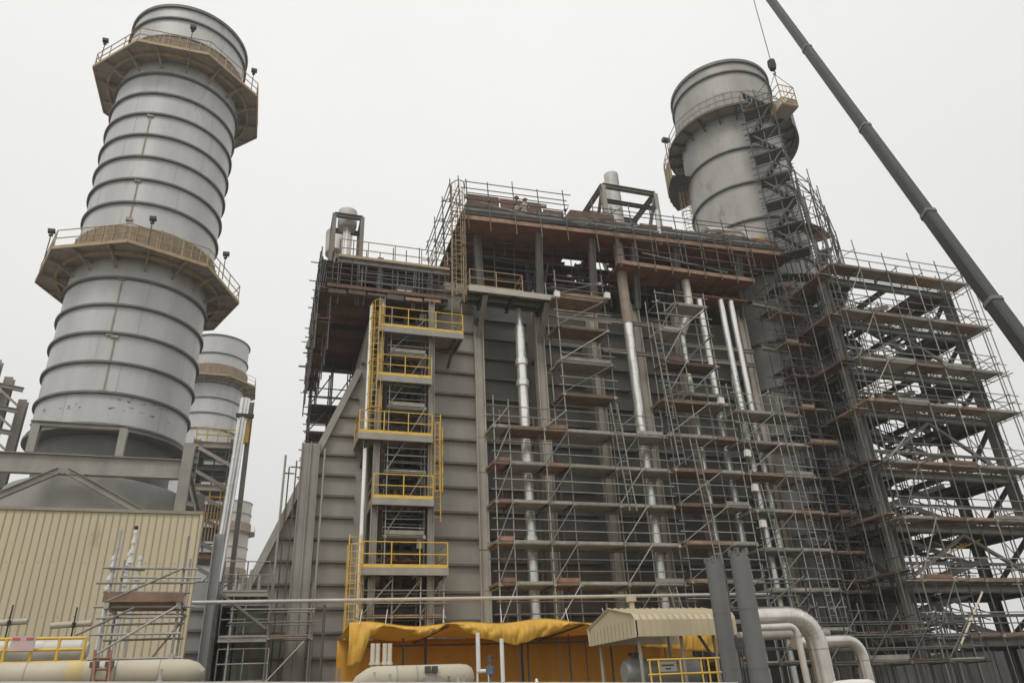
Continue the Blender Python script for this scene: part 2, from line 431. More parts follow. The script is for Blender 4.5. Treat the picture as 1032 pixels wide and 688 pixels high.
# steel support frame round its foot
t = thing('support_frame', (LX,38.4,0), 'grey steel girder frame with braces around the foot of the tallest stack', 'steel frame')
FY = 38.3
bL, bR = at(-60,448,FY), at(186,470,FY)
zB = at(90,463,FY).z-.3
hbeam(t, 'girder', (bL.x,FY,zB), (bR.x,FY,zB), .35, .95, STEEL)
hbeam(t, 'girder', (bL.x,FY+9.5,zB), (bR.x,FY+9.5,zB), .35, .95, STEEL)
for px in (30, 178):
    x = at(px,463,FY).x if px != 178 else bR.x+.1
    if px == 178: hbeam(t, 'column', (x,FY-.05,0), (x,FY-.05,zB+1.3), .5, .45, STEEL)
for px in (33,123):
    x = at(px,445,FY).x
    hbeam(t, 'short_post', (x,FY,zB+.5), (x,FY,zB+1.9), .35, .35, STEEL)
x0 = at(65,455,FY).x
for (xa,za,xb,zb) in ((x0,zB-.3,x0-3.2,zB-2.2),(x0+.3,zB-.3,bR.x-.5,zB-2.7)):
    hbeam(t, 'diagonal_brace', (xa,FY-.1,za), (xb,FY-.1,zb), .25, .3, STEEL)
hbeam(t, 'top_rail_beam', (at(30,430,FY).x,FY,zB+1.95), (at(125,436,FY).x,FY,zB+1.95), .3, .25, STEEL)
hbeam(t, 'cross_beam', (bR.x,FY,zB), (bR.x,FY+9.5,zB), .35, .9, STEEL)
hbeam(t, 'cross_beam', (bL.x,FY,zB), (bL.x,FY+9.5,zB), .35, .9, STEEL)
for z in (zB-3,zB-1.6): hbeam(t, 'tie_beam', (bR.x+.2,FY,z), (bR.x+.2,FY+5,z+1.2), .2, .25, STEEL)
hbeam(t, 'column', (bR.x+.1,FY+9.5,0), (bR.x+.1,FY+9.5,zB+1.3), .5, .45, STEEL)

L2 = stack('grey ribbed stack behind the tallest stack, half hidden by it', LX, 97.7, 48.3, 0, [48.2]+[45.6]+[41.4-2.05*k for k in range(14)], STACK, plats=((42.0,5.2,True),))
L3 = stack('farthest and smallest pale stack, low behind the grey boiler tower', LX+.6, 181, 48.3, 0, [48.2,45.5,38,35.5,33,30.5,28,25], mat('far stack paint', (.50,.46,.42), .6, .1, .12, .4, .5), plats=((41.5,5.0,True),(31.5,5.0,True)))

# truss tower at the far left
t = thing('truss_tower', (at(8,420,45).x,45,0), 'grey lattice steel tower cut by the left edge of the photo', 'steel tower')
for px,py in ((1,362),(10,375),(20,392)):
    p = at(px,py,45); hbeam(t, 'column', (p.x-.2,45+(px%7)*.3,0), (p.x-.2,45+(px%7)*.3,p.z), .45, .45, STEEL)
pz = at(10,385,45).z; xa = at(-14,400,45).x; xb = at(19,400,45).x
for k in range(8):
    hbeam(t, 'cross_beam', (xa,45.4,pz-1.3*k), (xb,45.4,pz-.25-1.3*k), .2, .25, STEEL)
    mb = MB(); mb.bar((xa,45.2,pz-1.3*k), (xb,45.2,pz-1.3*(k+1)), .12, .12); mb.build('diagonal_brace', STEEL, t)

# ------------------------------------------------------------------ right stack
RX, RY = 31.75, 37.7
RS = stack('grey stack at the right wrapped in scaffolding with a round platform', RX, RY, 46.3, 0, [45.1,37.6,34.5,31.4,28.3,25.2,22.1,19,16,13,10,7,4], STACK2, plats=((41.0,4.8,True),), octo=False)
seams(RS, RX, RY, 3.8, [16,19,22.1,25.2,28.3,31.4,34.5,37.6], 8, mat('weld bead', (.34,.33,.31)))
mb = MB(); mb.lathe(RX, RY, [(3.7,46.05),(3.95,46.05),(3.95,46.32),(3.7,46.32)], 96); mb.build('rim', RING, RS, True)
mb = MB(); mb.lathe(RX, RY, [(4.95,40.0),(4.97,40.0),(4.97,42.1),(4.95,42.1),(4.95,40.0)], 40, R(-62), R(60)); mb.build('sheeted_guard', mat('grey net', (.22,.21,.2), .9, 0, .3, 4), RS)
# lower landing at the left with a mesh guard
p = at(676,165,RY-2)
mb = MB()
mb.lathe(RX, RY, [(3.85,37.6),(5.3,37.6),(5.3,37.7),(3.85,37.7)], 14, R(120), R(172)); mb.build('landing', STEELD, RS)
mb = MB(); mb.lathe(RX, RY, [(5.25,37.7),(5.3,37.7),(5.3,39.4),(5.25,39.4),(5.25,37.7)], 14, R(122), R(170)); mb.build('landing_guard', MESH, RS)
for k in range(8):
    a = R(122+48*k/7); tube(RS, 'guard_post', (RX+5.33*math.cos(a),RY+5.33*math.sin(a),37.6), (RX+5.33*math.cos(a),RY+5.33*math.sin(a),40.1), .035, OCHRE)
for h in (39.7,40.1):
    mb = MB(); mb.sweep([(RX+5.33*math.cos(R(122+48*k/9)),RY+5.33*math.sin(R(122+48*k/9)),h) for k in range(10)], .03, 6); mb.build('guard_rail', OCHRE, RS)
for a, pz in ((150,40.8),(-50,40.8)):
    ca, sa = math.cos(R(a)), math.sin(R(a)); x, y = RX+4.9*ca, RY+4.9*sa
    mb = MB(); mb.tube((x,y,pz),(x,y,pz+1.8),.04,6); mb.bar((x-.3,y-.15,pz+1.9),(x+.3,y-.15,pz+1.9),.35,.3); mb.build('flood_lamp', DARK, RS)
p = at(690,200,RY+2.2)
ladder_cage('beige caged ladder running down the left of the scaffolded stack', p.x, RY+2.2, 28.6, 37.7, .6, OCHRE, 30.5, R(-40))

# ================================================================== MAIN BOILER
WY, WB = 34.0, 42.5
t = CASING = thing('boiler_casing', (15,38,0), 'tall grey ribbed boiler casing with sloping left duct, behind the pipes', 'boiler')
mb = MB(); mb.prism([(-.95,0),(-.95,6.28),(-.33,7.76),(3.44,17.2),(3.9,20.6),(4.1,20.6),(4.1,0)], WY, WB); mb.build('duct_wall', CASE, t)
mb = MB(); mb.box(4.1,WY+1.3,0,6.9,WB,20.6); mb.build('recess_wall', mat('dark recess grey', (.12,.115,.105), .7, 0, .25, 1), t)  # recess wall is much darker than the casing beside it
mb = MB(); mb.polyslab([(6.9,WY),(9.36,WY),(9.36,WB),(6.9,WB)],0,23.0); mb.build('wall', CASE, t)
BAY = mat('shade-darkened bay panel', (.13,.121,.105), .7, 0, .25, .6, .6, (.10,.088,.075), .35)  # casing colour darkened, so the shade of the recessed bays is painted in
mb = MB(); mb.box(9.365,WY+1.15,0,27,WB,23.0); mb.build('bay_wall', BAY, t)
mb = MB(); mb.bar((-.95,WY-.12,6.28),(-.33,WY-.12,7.76),.3,.35,Vector((0,1,0))); mb.bar((-.33,WY-.12,7.76),(3.44,WY-.12,17.2),.3,.35,Vector((0,1,0))); mb.build('edge_beam', STEEL, t)
for k in range(20):
    z = 2.2+.965*k
    xl = max(-.95,-3.2+(z-.9)/6.86*2.87) if z < 7.76 else -.33+(z-7.76)/9.44*3.77
    if z < 18.5: box(t, 'stiffener', xl+.1, WY-.16, z, 3.5, WY, z+.1, RIB)
for k in range(18):
    z = 1.9+1.2*k
    x = 6.95
    for x1 in (9.3,12.75,16.05,18.8,21.6,26.05):
        zz = z if x1 == 9.3 else z+.35
        if zz < 22.6: box(t, 'stiffener', x+.02, WY-.2 if x1 == 9.3 else WY+.9, zz, x1, WY if x1 == 9.3 else WY+1.148, zz+.11, RIB)
        x = x1+.55
colx = [9.58,13.03,16.33,19.08,21.9,26.33]
for i, x in enumerate(colx):
    hbeam(t, 'column', (x,WY-.02,0), (x,WY-.02,23.0 if i else 20.4), .5, .5, STEELP, Vector((1,0,0)))
    for z in range(3,23,4): box(t, 'wall_tie', x-.06, WY+.235, z, x+.06, WY+1.145, z+.2, STEELD)
for x, top in ((1.22,13.3),(1.62,13.3)):
    hbeam(t, 'duct_column', (x,WY-.3,0), (x,WY-.3,top), .3, .4, STEEL, Vector((1,0,0)))
for x, top in ((.35,12.6),(2.05,13.0)): tube(t, 'duct_pipe', (x,WY-.5,0), (x,WY-.5,top), .05, STEEL)
# horizontal pipe beams between columns under the deck
for x0,x1,z in ((13.2,21.7,21.3),(16.5,26.2,19.4),(21.9,26.3,20.3)):
    hbeam(t, 'tie_beam', (x0,WY-.75,z), (x1,WY-.75,z), .18, .22, STEEL)
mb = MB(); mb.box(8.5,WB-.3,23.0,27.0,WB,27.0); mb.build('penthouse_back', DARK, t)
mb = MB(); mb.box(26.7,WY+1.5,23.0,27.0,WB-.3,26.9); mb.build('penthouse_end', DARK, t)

# ---- upper deck over the boiler
t = DECK = thing('drum_deck', (19,37,27), 'broad red-brown boarded deck overhanging the top of the boiler front', 'deck')
DX0, DX1, DY0, DY1, DZ = 8.6, 30.2, 32.4, 41.8, 27.0
rr = random.Random(5); y = DY0; n = 0
while y < DY1:
    w = .42
    segs = [(DX0+rr.uniform(0,.1), DX1-rr.uniform(0,.15))]
    if 35.0 < y < 37.6 and n % 4 != 1:
        c0 = 15.4+(y-34.4)*.35
        segs = [(segs[0][0], c0+rr.uniform(-.4,.7)), (c0+rr.uniform(1.0,1.4), c0+rr.uniform(1.6,2.1)), (c0+rr.uniform(2.9,4.0), segs[0][1])]
    for a, b in segs: box(t, 'deck_board', a, y, DZ+rr.uniform(0,.04), b, y+w-.015, DZ+.12, UNDER if y < 34.8 or n % 3 else PLANKD)
    y += w; n += 1
for i, x in enumerate([9.2,11.6,13.4,15.2,17.2,19.5,22,24.5,27,29.6]): hbeam(t, 'joist', (x,DY0+.1,DZ+.3), (x,DY1,DZ+.3), .2, .3, STEELD)
for y_ in (34.1,36.6,39.4): hbeam(t, 'bearer', (DX0+.1,y_,DZ-.12), (DX1-.1,y_,DZ-.12), .14, .2, STEELD)
for i, x in enumerate(colx[1:]):
    hbeam(t, 'strut', (x,WY-.3,23.0), (x,DY0+.45,DZ-.02), .32, .34, mat('dark strut grey', (.16,.152,.135)), Vector((1,0,0)))  # struts are darker than the other grey steel
    hbeam(t, 'deck_post', (x,WY+1.2,23.0), (x,WY+1.2,DZ-.32), .3, .3, STEELD, Vector((1,0,0)))
hbeam(t, 'strut', (9.6,WY-.3,22.3), (9.6,WY-.3,DZ-.02), .32, .34, mat('dark strut grey', (.16,.152,.135)), Vector((1,0,0)))
box(t, 'edge_board', DX0, DY0-.05, DZ, DX1, DY0-.005, DZ+.26, PLANK)
for k, (dz, r, m) in enumerate(((.40,.09,GALVD),(.62,.07,DARK),(.84,.10,STEEL),(1.06,.06,DARK),(1.22,.07,GALVD))):
    tube(t, 'edge_pipe', (DX0-.1+.05*k,DY0+.02+.1*k,DZ+dz), (DX1-.6-.4*k,DY0+.02+.1*k,DZ+dz), r, m)
box(t, 'kerb_board', DX0+.3, DY0+.6, DZ+1.25, 14.5, DY0+.68, DZ+1.5, PLANKG)
box(t, 'kerb_board', 14.8, DY0+.8, DZ+1.3, 30.0, DY0+.88, DZ+1.62, PLANK)
box(t, 'upper_floor', DX0+.1, DY0+.7, DZ+1.18, 15.0, DY1, DZ+1.26, PLANKD); box(t, 'upper_floor', 15.0, DY0+.7, DZ+1.18, 20.6, DY0+2.6, DZ+1.26, PLANKD); box(t, 'upper_floor', 20.6, DY0+.7, DZ+1.18, DX1-.3, DY1, DZ+1.26, PLANKD)
for x0,x1,h in ((9.3,11.2,1.35),(11.3,13.9,1.3),(14.0,15.3,.9),(20.5,22.8,.75),(25.6,28.4,.7)): box(t, 'wind_board', x0, DY0+1.6, DZ+1.7, x1, DY0+1.66, DZ+1.7+h, PLANKD)
box(t, 'wind_board', 9.2, DY0+1.9, DZ+3.05, 14.4, DY0+2.1, DZ+3.25, PLANKG)
mb = MB(); mb.prism([(14.9,28.5),(15.6,29.5),(18.5,29.5),(18.5,28.5)], DY0+1.2, DY0+3); mb.build('boarded_ramp', PLANKD, t)
for (x,y_,z,w,h,m) in ((10.2,33.7,28.3,.5,.5,PLANKG),(10.9,33.6,28.3,.7,.35,KHAKI),(13.2,33.7,28.3,.6,.4,WHITE),(13.9,33.5,28.3,.3,.7,GALV),(23.4,33.6,28.4,.9,.5,PLANK),(24.6,33.7,28.4,.6,.6,DARK),(27.6,33.6,28.4,.5,.4,RUST)):
    mb = MB(); mb.prism([(x,z),(x+w*.1,z+h*.9),(x+w*.45,z+h),(x+w*.95,z+h*.7),(x+w,z)], y_, y_+.5); mb.build('piled_material', m, t)

# steam drums below the deck
for y_ , z in ((37.2,25.0),(40.0,24.9)):
    o = thing('steam_drum', (18,y_,23.3), 'dark round steam drum lying %s under the boarded deck' % ('nearer the front' if y_ < 38 else 'at the back'), 'drum', 'steam drums')
    mb = MB(); mb.sweep([(9.6,y_,z),(9.9,y_,z),(10.2,y_,z),(13.5,y_,z),(13.8,y_,z),(14.0,y_,z)] if y_ < 38 else [(9.6,y_,z),(10.2,y_,z),(25.5,y_,z),(26.3,y_,z)], [.4,.8,.95,.95,.8,.4] if y_ < 38 else [.5,.95,.95,.5], 24); mb.build('drum_shell', DARK, o, True)
    for x in ((10.6,13.0) if y_ < 38 else (11,25)): box(o, 'saddle', x-.15, y_-.8, 23.0, x+.15, y_+.8, z-.5, STEELD)

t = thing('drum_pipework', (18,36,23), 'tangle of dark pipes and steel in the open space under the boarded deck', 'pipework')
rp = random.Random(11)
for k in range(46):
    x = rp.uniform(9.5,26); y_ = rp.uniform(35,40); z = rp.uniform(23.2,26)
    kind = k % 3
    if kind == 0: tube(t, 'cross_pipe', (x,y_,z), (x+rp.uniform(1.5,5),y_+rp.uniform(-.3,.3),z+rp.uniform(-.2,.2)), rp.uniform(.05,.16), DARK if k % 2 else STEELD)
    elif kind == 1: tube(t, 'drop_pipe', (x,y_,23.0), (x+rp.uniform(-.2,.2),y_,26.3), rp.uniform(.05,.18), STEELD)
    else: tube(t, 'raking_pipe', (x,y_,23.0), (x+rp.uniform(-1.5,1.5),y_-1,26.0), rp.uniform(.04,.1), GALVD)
rl_ = random.Random(12)
for k in range(16):
    x = rl_.uniform(9.3,24); y_ = rl_.choice([34.4,35.1,35.9,37.0]); z = rl_.choice([24.3,25.0,25.6])
    box(t, 'staging_board', x, y_, z, min(x+rl_.uniform(1.5,3.6),26.5), y_+rl_.uniform(.4,.9), z+.06, rl_.choice([PLANKD,UNDER,PLANKD]))
for k in range(14):
    x = 9.6+1.2*k; tube(t, 'staging_tube', (x,34.5,23.0), (x+.05,34.5,26.4), .03, GALVD)
for z in (23.9,24.6,25.3): tube(t, 'staging_rail', (9.5,34.4,z), (26.3,34.4,z+.3), .03, GALVD)
for x in (13.5,16.2,18.8): box(t, 'valve_block', x, 35.2, 23.05, x+.8, 36.0, 24.1, DARK)

# hanging lower deck at the right
t = thing('hanging_deck', (22,33,24.6), 'smaller brown plank deck hung below the right half of the boarded deck', 'deck')
for k in range(6): box(t, 'deck_board', 17.6+.05*(k%3), 32.3+.3*k, 24.6, 26.7-.1*(k%2), 32.3+.3*k+.285, 24.72, UNDER)
box(t, 'edge_board', 17.6, 32.24, 24.6, 26.7, 32.29, 24.85, PLANK)
for k in range(9):
    x = 17.7+1.1*k
    tube(t, 'hanger', (x,32.15,24.3), (x,32.15,27.6), .03, GALVD)
    tube(t, 'putlog', (x,32.1,24.55), (x,33.9,24.55), .03, GALVD)
for z in (25.1,25.65,26.3): tube(t, 'guard_rail', (17.4,32.1,z), (26.9,32.1,z), .028, GALVD)
tube(t, 'hand_pipe', (19.2,32.2,25.5), (24.8,32.2,24.95), .06, GALV)
box(t, 'deck_board', 21.5,33.0,23.6,26.4,33.9,23.7,UNDER)

# guard scaffold along the deck edge
scaffold('guard_scaffold', 'tube guard rails standing on the left end of the boarded deck', [8.75,10.0,11.5,13.0,14.6], [32.2,34.4], [28.35], 29.45, m=GALVD, decks=lambda i,k: None, brace=False, z0=26.2, rails=(.3,.6,1.05,1.3), over=.5)
t = scaffold('guard_scaffold', 'tube guard rails along the middle and right end of the boarded deck', [16.4,17.6,18.8,20.2,21.8,23.4,25.2,26.9,28.6,30.0], [32.15,34.6], [27.4], 28.9, m=GALVD, decks=lambda i,k: None, brace=False, z0=25.6, rails=(.4,1.0,1.3), over=.5)
tube(t, 'diagonal_brace', (15.5,32.1,27.2), (18.3,32.1,28.9), .035, GALVD)
scaffold('guard_scaffold', 'side rails and slanting tubes at the left edge of the boarded deck', [8.0,8.5], [32.4,34.3,36.4,38.5], [24.0,26.0,28.2], 29.5, m=GALVD, along='y', decks=lambda i,k: None, z0=22.5, over=.7)

rc = random.Random(31)
for k in range(38):
    x = rc.uniform(9.0,29.2); y_ = DY0+rc.uniform(.75,1.5); z = DZ+1.28
    if k % 3 == 0: box(DECK, 'stored_board', x, y_, z, min(x+rc.uniform(1.2,3.2),29.9), y_+.23, z+rc.uniform(.06,.45), rc.choice([PLANK,PLANKD,PLANKG,GREYP]))
    elif k % 3 == 1: tube(DECK, 'loose_tube', (x,y_,z+rc.uniform(.1,.5)), (min(x+rc.uniform(1.5,3.5),30.3),y_-.2,z+rc.uniform(.1,.9)), .03, rc.choice([GALV,GALVD]))
    else: box(DECK, 'stored_crate', x, y_+.5, z, x+rc.uniform(.3,.8), y_+1.0, z+rc.uniform(.3,.75), rc.choice([STEELD,RUST,PLANKG,DARK,GREYP,KHAKI]))
for k in range(14):   # tubes and boards lashed under and along the fascia
    x = DX0+rc.uniform(0,19)
    tube(DECK, 'lashed_tube', (x,DY0-.12,DZ+rc.uniform(.3,1.2)), (x+rc.uniform(1.5,4),DY0-.12,DZ+rc.uniform(.3,1.2)), .03, rc.choice([GALV,GALVD,GALVD]))
tilt = math.atan(.8/21.6)
for o in list(COL.objects):
    if o.parent is None and (o is DECK or (o.name.startswith('guard_scaffold'))):
        o.rotation_euler.y = -tilt; o.location.z += -.4+(o.location.x-19)*math.tan(tilt)
# roof clutter at the right end
o = tag(MB().build('yellow_beam', YEL), None, None)
bpy.data.objects.remove(o)
t = thing('lifting_beam', at(775,237,34), 'short yellow lifting beam lying on the deck beside the stack', 'beam')
mb = MB(); a = at(735,238,34.5); b = at(785,243,34.5)
mb.hbar(at(733,243,34.5), at(768,243,34.5), .3, .35); mb.build('flange_beam', YEL, t)
mb = MB(); mb.bar(at(765,243,34.5), at(787,233,34.5), .3, .3); mb.build('raised_arm', YEL, t)
t = thing('roof_pipe', at(735,235,34.2), 'white bent pipe lying along the deck in front of the stack', 'pipe')
mb = MB(); mb.sweep(bend([at(711,231,34.2), at(748,233,34.2), at(757,244,34.2)], .4), .16, 12); mb.build('pipe_run', WHITE, t, True)
mb = MB(); mb.sweep([at(705,240,34.2), at(712,231,34.2)], .2, 12); mb.build('pipe_end', GALV, t, True)

# vent silencers with frames
def silencer(label, x, y, z0, w, h, cyl_r, cyl_h, m, diag=False):
    t = thing('vent_silencer', (x,y,z0), label, 'silencer', 'roof vent silencers')
    for sx in (-1,1):
        for sy in (-1,1): hbeam(t, 'frame_leg', (x+sx*w/2,y+sy*w/2,z0), (x+sx*w/2,y+sy*w/2,z0+h), .22, .22, STEELM)
    for sy in (-1,1):
        hbeam(t, 'frame_beam', (x-w/2,y+sy*w/2,z0+h), (x+w/2,y+sy*w/2,z0+h), .22, .24, STEELM)
        hbeam(t, 'frame_beam', (x+sy*w/2,y-w/2,z0+h), (x+sy*w/2,y+w/2,z0+h), .22, .24, STEELM)
        if diag:
            hbeam(t, 'frame_brace', (x-w/2,y+sy*w/2,z0+h-.2), (x,y+sy*w/2,z0+.2), .15, .15, STEELM); hbeam(t, 'frame_brace', (x+w/2,y+sy*w/2,z0+h-.2), (x,y+sy*w/2,z0+.2), .15, .15, STEELM)
    return t
p = at(349,240,36); q = at(349,206,36)
t = silencer('pale round vent silencer in a small steel frame on the left roof', p.x, 36, 22.9, 1.55, at(349,226,36).z-22.9, .8, 1, WHITE)
zt = at(349,214,36).z; zm = at(349,228,36).z
mb = MB(); mb.lathe(p.x,36,[(.05,zm-.2),(.5,zm-.15),(.54,zm),(.54,zt),(.48,zt),(.48,zt-.5),(.05,zt-.5)],32); mb.build('silencer_body', mat('pale vent paint', (.55,.54,.52), .5, .1), t, True)
mb = MB(); mb.tube((p.x,36,21.5),(p.x,36,zm-.1),.22,16); mb.build('vent_pipe', SILV, t, True)
t = thing('vent_silencer', (p.x-.9,38.6,22.9), 'second vent silencer partly hidden behind the framed one on the left roof', 'silencer', 'roof vent silencers')
c = at(341,250,38.6)
mb = MB(); mb.lathe(c.x,38.6,[(.05,c.z-.5),(.75,c.z-.5),(.8,c.z+1.0),(.7,c.z+1.0),(.7,c.z+.4)],32); mb.build('silencer_body', SILVD, t, True)
mb = MB(); mb.tube((c.x,38.6,22.5),(c.x,38.6,c.z-.4),.3,16); mb.build('vent_pipe', SILVD, t, True)
pl = at(608,215,36); pr_ = at(657,222,36)
t = thing('vent_silencer', ((pl.x+pr_.x)/2,36,28.3), 'vent silencer rising behind a braced steel frame on the main deck', 'silencer', 'roof vent silencers')
zt2 = at(607,187,36).z
xa, xb = at(607,187,36).x, at(659,192,36).x
for x in (xa, xb):
    for y_ in (36, 39.2): hbeam(t, 'frame_leg', (x,y_,28.2), (x,y_,zt2), .3, .3, STEEL if y_ == 36 else STEELM)
    hbeam(t, 'frame_beam', (x,36,zt2), (x,39.2,zt2), .28, .3, STEELM); hbeam(t, 'frame_brace', (x,36.1,zt2-.2), (x,39,28.6), .18, .18, STEELM)
for y_ in (36,39.2):
    hbeam(t, 'frame_beam', (xa,y_,zt2), (xb,y_,zt2), .28, .3, STEELM)
    hbeam(t, 'frame_beam', (xa,y_,zt2-1.25), (xb,y_,zt2-1.25), .22, .24, STEELD)
hbeam(t, 'frame_brace', (xb,36,zt2-.2), (xb-1.3,36,28.6), .2, .2, STEELM); hbeam(t, 'frame_brace', (xa+.1,39.2,zt2-.2), (xa+1.3,39.2,28.6), .2, .2, STEELM)
c = at(616,180,38.2); zc = at(616,177,38.2).z
mb = MB(); mb.lathe(c.x,38.2,[(.02,28.3),(.52,28.3),(.52,zc),(.45,zc),(.45,zc-.5)],32); mb.build('silencer_body', mat('pale vent paint', (.55,.54,.52)), t, True)
t = thing('standpipe', at(664,242,32.6), 'short white standpipe at the deck edge beside the silencer frame', 'pipe')
mb = MB(); mb.tube(at(666,246,32.6), at(662,212,32.6), .11, 10); mb.build('pipe_run', WHITE, t, True)

# workers on the deck
def worker(label, p, lean, helmet, top, crouch=0.):
    t = thing('person', p, label, 'person', 'workers on the boarded deck')
    x,y,z = p
    J = [(0,0,.92-crouch*.4),(lean*.3,-.02,1.2-crouch*.5),(lean*.55,-.03,1.45-crouch*.55),(lean*.62,-.04,1.55-crouch*.55),(lean*.68,-.05,1.68-crouch*.55),(lean*.7,-.05,1.76-crouch*.55)]
    E = [(0,1),(1,2),(2,3),(3,4),(4,5)]; Rr = [.15,.14,.15,.06,.085,.07]
    def chain(st, pts, rs):
        k = st
        for q, r in zip(pts, rs): J.append(q); Rr.append(r); E.append((k,len(J)-1)); k = len(J)-1
    sh = J[2]
    for sx in (-1,1):
        chain(0, [(sx*.1,0,.85-crouch*.4),(sx*.13,-.1-crouch*.3,.48-crouch*.05),(sx*.13,.02,.08),(sx*.14,-.14,.04)], [.1,.07,.05,.04])
        chain(2, [(sh[0]+sx*.2,0,sh[2]-.02),(sh[0]+sx*.27,-.08,sh[2]-.3),(sh[0]+sx*.2,-.28,sh[2]-.42),(sh[0]+sx*.18,-.36,sh[2]-.44)], [.065,.05,.035,.04])
    me = bpy.data.meshes.new('body'); me.from_pydata(J, E, []); o = bpy.data.objects.new('body', me); COL.objects.link(o); o.parent = t
    sk = o.modifiers.new('skin','SKIN')
    for v, r in zip(me.skin_vertices[0].data, Rr): v.radius = (r, r)
    me.skin_vertices[0].data[0].use_root = True
    sb = o.modifiers.new('sub','SUBSURF'); sb.levels = sb.render_levels = 1
    me.materials.append(top)
    h = Vector(J[5])+Vector((0,0,.0))+Vector(p)
    mb = MB(); mb.lathe(h.x,h.y,[(.15,h.z),(.13,h.z+.06),(.09,h.z+.13),(.01,h.z+.16)],14); mb.lathe(h.x,h.y-.02,[(.13,h.z),(.16,h.z),(.16,h.z+.015),(.13,h.z+.02)],14); mb.build('hard_hat', helmet, t, True)
    mb = MB(); mb.lathe(h.x,h.y-.03,[(.02,h.z-.16),(.08,h.z-.14),(.095,h.z-.06),(.09,h.z+.01)],12); mb.build('face', SKIN, t, True)
worker('worker in khaki clothes and white hard hat on the boarded deck', (at(528,200,33.3).x,33.5,27.55), .15, WHITE, KHAKI, .5)
worker('worker bent over in dusty grey clothes on the boarded deck', (at(519,203,33.3).x,33.6,27.5), .5, mat('grey hat',(.4,.38,.34)), mat('dusty cloth',(.3,.28,.25),.9), .75)
worker('worker in navy jacket and dark hat standing behind the plank barrier', (at(521,195,34.8).x,35.2,28.75), .1, NAVY, NAVY, .1)

# ---- left roof block
t = LB = thing('duct_roof_deck', (4.5,37,21), 'lower roof deck over the sloping duct with dark boarded underside', 'deck')
for k in range(21):
    y = 32.4+.49*k; box(t, 'deck_board', 1.55+rr.uniform(0,.1), y, 20.95+rr.uniform(0,.03), 7.6, y+.475, 21.05, PLANKD if k % 3 else mat('maroon sheet', (.13,.055,.05), .8, 0, .3, 1.5))
box(t, 'edge_board', 1.5, 32.33, 20.93, 7.6, 32.39, 21.12, PLANKD)
for y in (32.6,36.5,41.5): hbeam(t, 'bearer', (1.6,y,20.8), (7.6,y,20.8), .2, .26, STEELD)
x0 = 1.95
hbeam(t, 'roof_beam', (x0,32.5,22.6), (7.7,32.5,22.6), .25, .32, STEELM)
hbeam(t, 'roof_beam', (x0,36.5,22.6), (7.7,36.5,22.6), .25, .32, STEEL)
hbeam(t, 'roof_beam', (x0,32.5,22.6), (x0,38,22.6), .25, .32, STEELM)
box(t, 'yellow_toe_plate', x0, 32.36, 22.76, 7.7, 32.385, 22.9, OCHRE)
for k in range(5): box(t, 'roof_floor', x0+.1, 32.5+1.8*k, 22.77, 7.7, 34.25+1.8*k, 22.82, PLANKD)
handrail(t, [(x0+.1,32.5,22.8),(7.6,32.5,22.8)], OCHRE, 1.1, 1.4, .026)
for x in (4.1,6.7): hbeam(t, 'roof_post', (x,32.7,21.1), (x,32.7,23.1 if x < 5 else 22.45), .3, .3, STEELD)
for x in (5.0,3.2): tube(t, 'roof_post_tube', (x,32.6,21.0), (x,32.6,22.5), .04, GALV)
for z in (21.5,22.0): tube(t, 'guard_rail', (3.0,32.45,z), (7.5,32.45,z), .025, GALV)
mb = MB(); mb.sweep(bend([(5.0,33.6,22.0),(5.8,33.6,21.5),(6.6,33.6,22.2)],.3), .14, 10); mb.build('bent_pipe', GALVD, t, True)
mb = MB(); mb.prism([(4.9,21.6),(5.3,22.1),(5.9,21.9),(6.0,21.5)],33.2,33.9); mb.build('valve_block', STEEL, t)
box(t, 'white_cloth', 5.0, 32.5, 21.06, 5.7, 32.9, 21.3, WHITE)
for k in range(3): box(t, 'ladder_step', 4.25, 32.3, 18.95+.6*k, 4.4, 32.4, 19.0+.6*k, SILV)
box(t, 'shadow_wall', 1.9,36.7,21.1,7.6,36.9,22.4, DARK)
mb = MB(); q = at(488,240,35)
mb.lathe(7.0,34.5,[(.35,22.8),(.35,23.1),(.2,23.35),(.02,23.4)],16); mb.build('vent_dome', PLANKG, t, True)

rb = random.Random(77)
for k in range(34):
    x = rb.uniform(1.8,7.2); y_ = rb.uniform(32.5,36); z = 21.06
    if k % 3 == 0: tube(t, 'loose_tube', (x,y_,z+rb.uniform(0,1.2)), (min(x+rb.uniform(.6,2.4),7.6),y_,z+rb.uniform(0,1.3)), rb.uniform(.025,.07), rb.choice([GALVD,GALV,STEELD,DARK]))
    elif k % 3 == 1: box(t, 'stored_box', x, y_, z, x+rb.uniform(.2,.7), y_+.4, z+rb.uniform(.2,.9), rb.choice([DARK,STEELD,PLANKD,GREYP,STEEL]))
    else: tube(t, 'hanger_tube', (x,32.4+rb.uniform(0,.4),20.2), (x+rb.uniform(-.1,.1),32.4,22.4), .028, GALVD)
for k in range(9): tube(t, 'roof_standard', (2.0+.68*k,32.44,20.6+rb.uniform(0,.5)), (2.0+.68*k,32.44,23.0+rb.uniform(.2,1.0)), .026, GALVD)
for z in (21.4,21.75,22.1): tube(t, 'roof_ledger', (1.4,32.42,z), (7.7,32.42,z+.03), .026, GALVD)
for k in range(6): box(t, 'hung_board', 1.6+.95*k, 32.36, 20.6+.05*(k%3), 2.45+.95*k, 32.41, 20.82+.05*(k%2), rb.choice([PLANK,PLANKD,GREYP]))
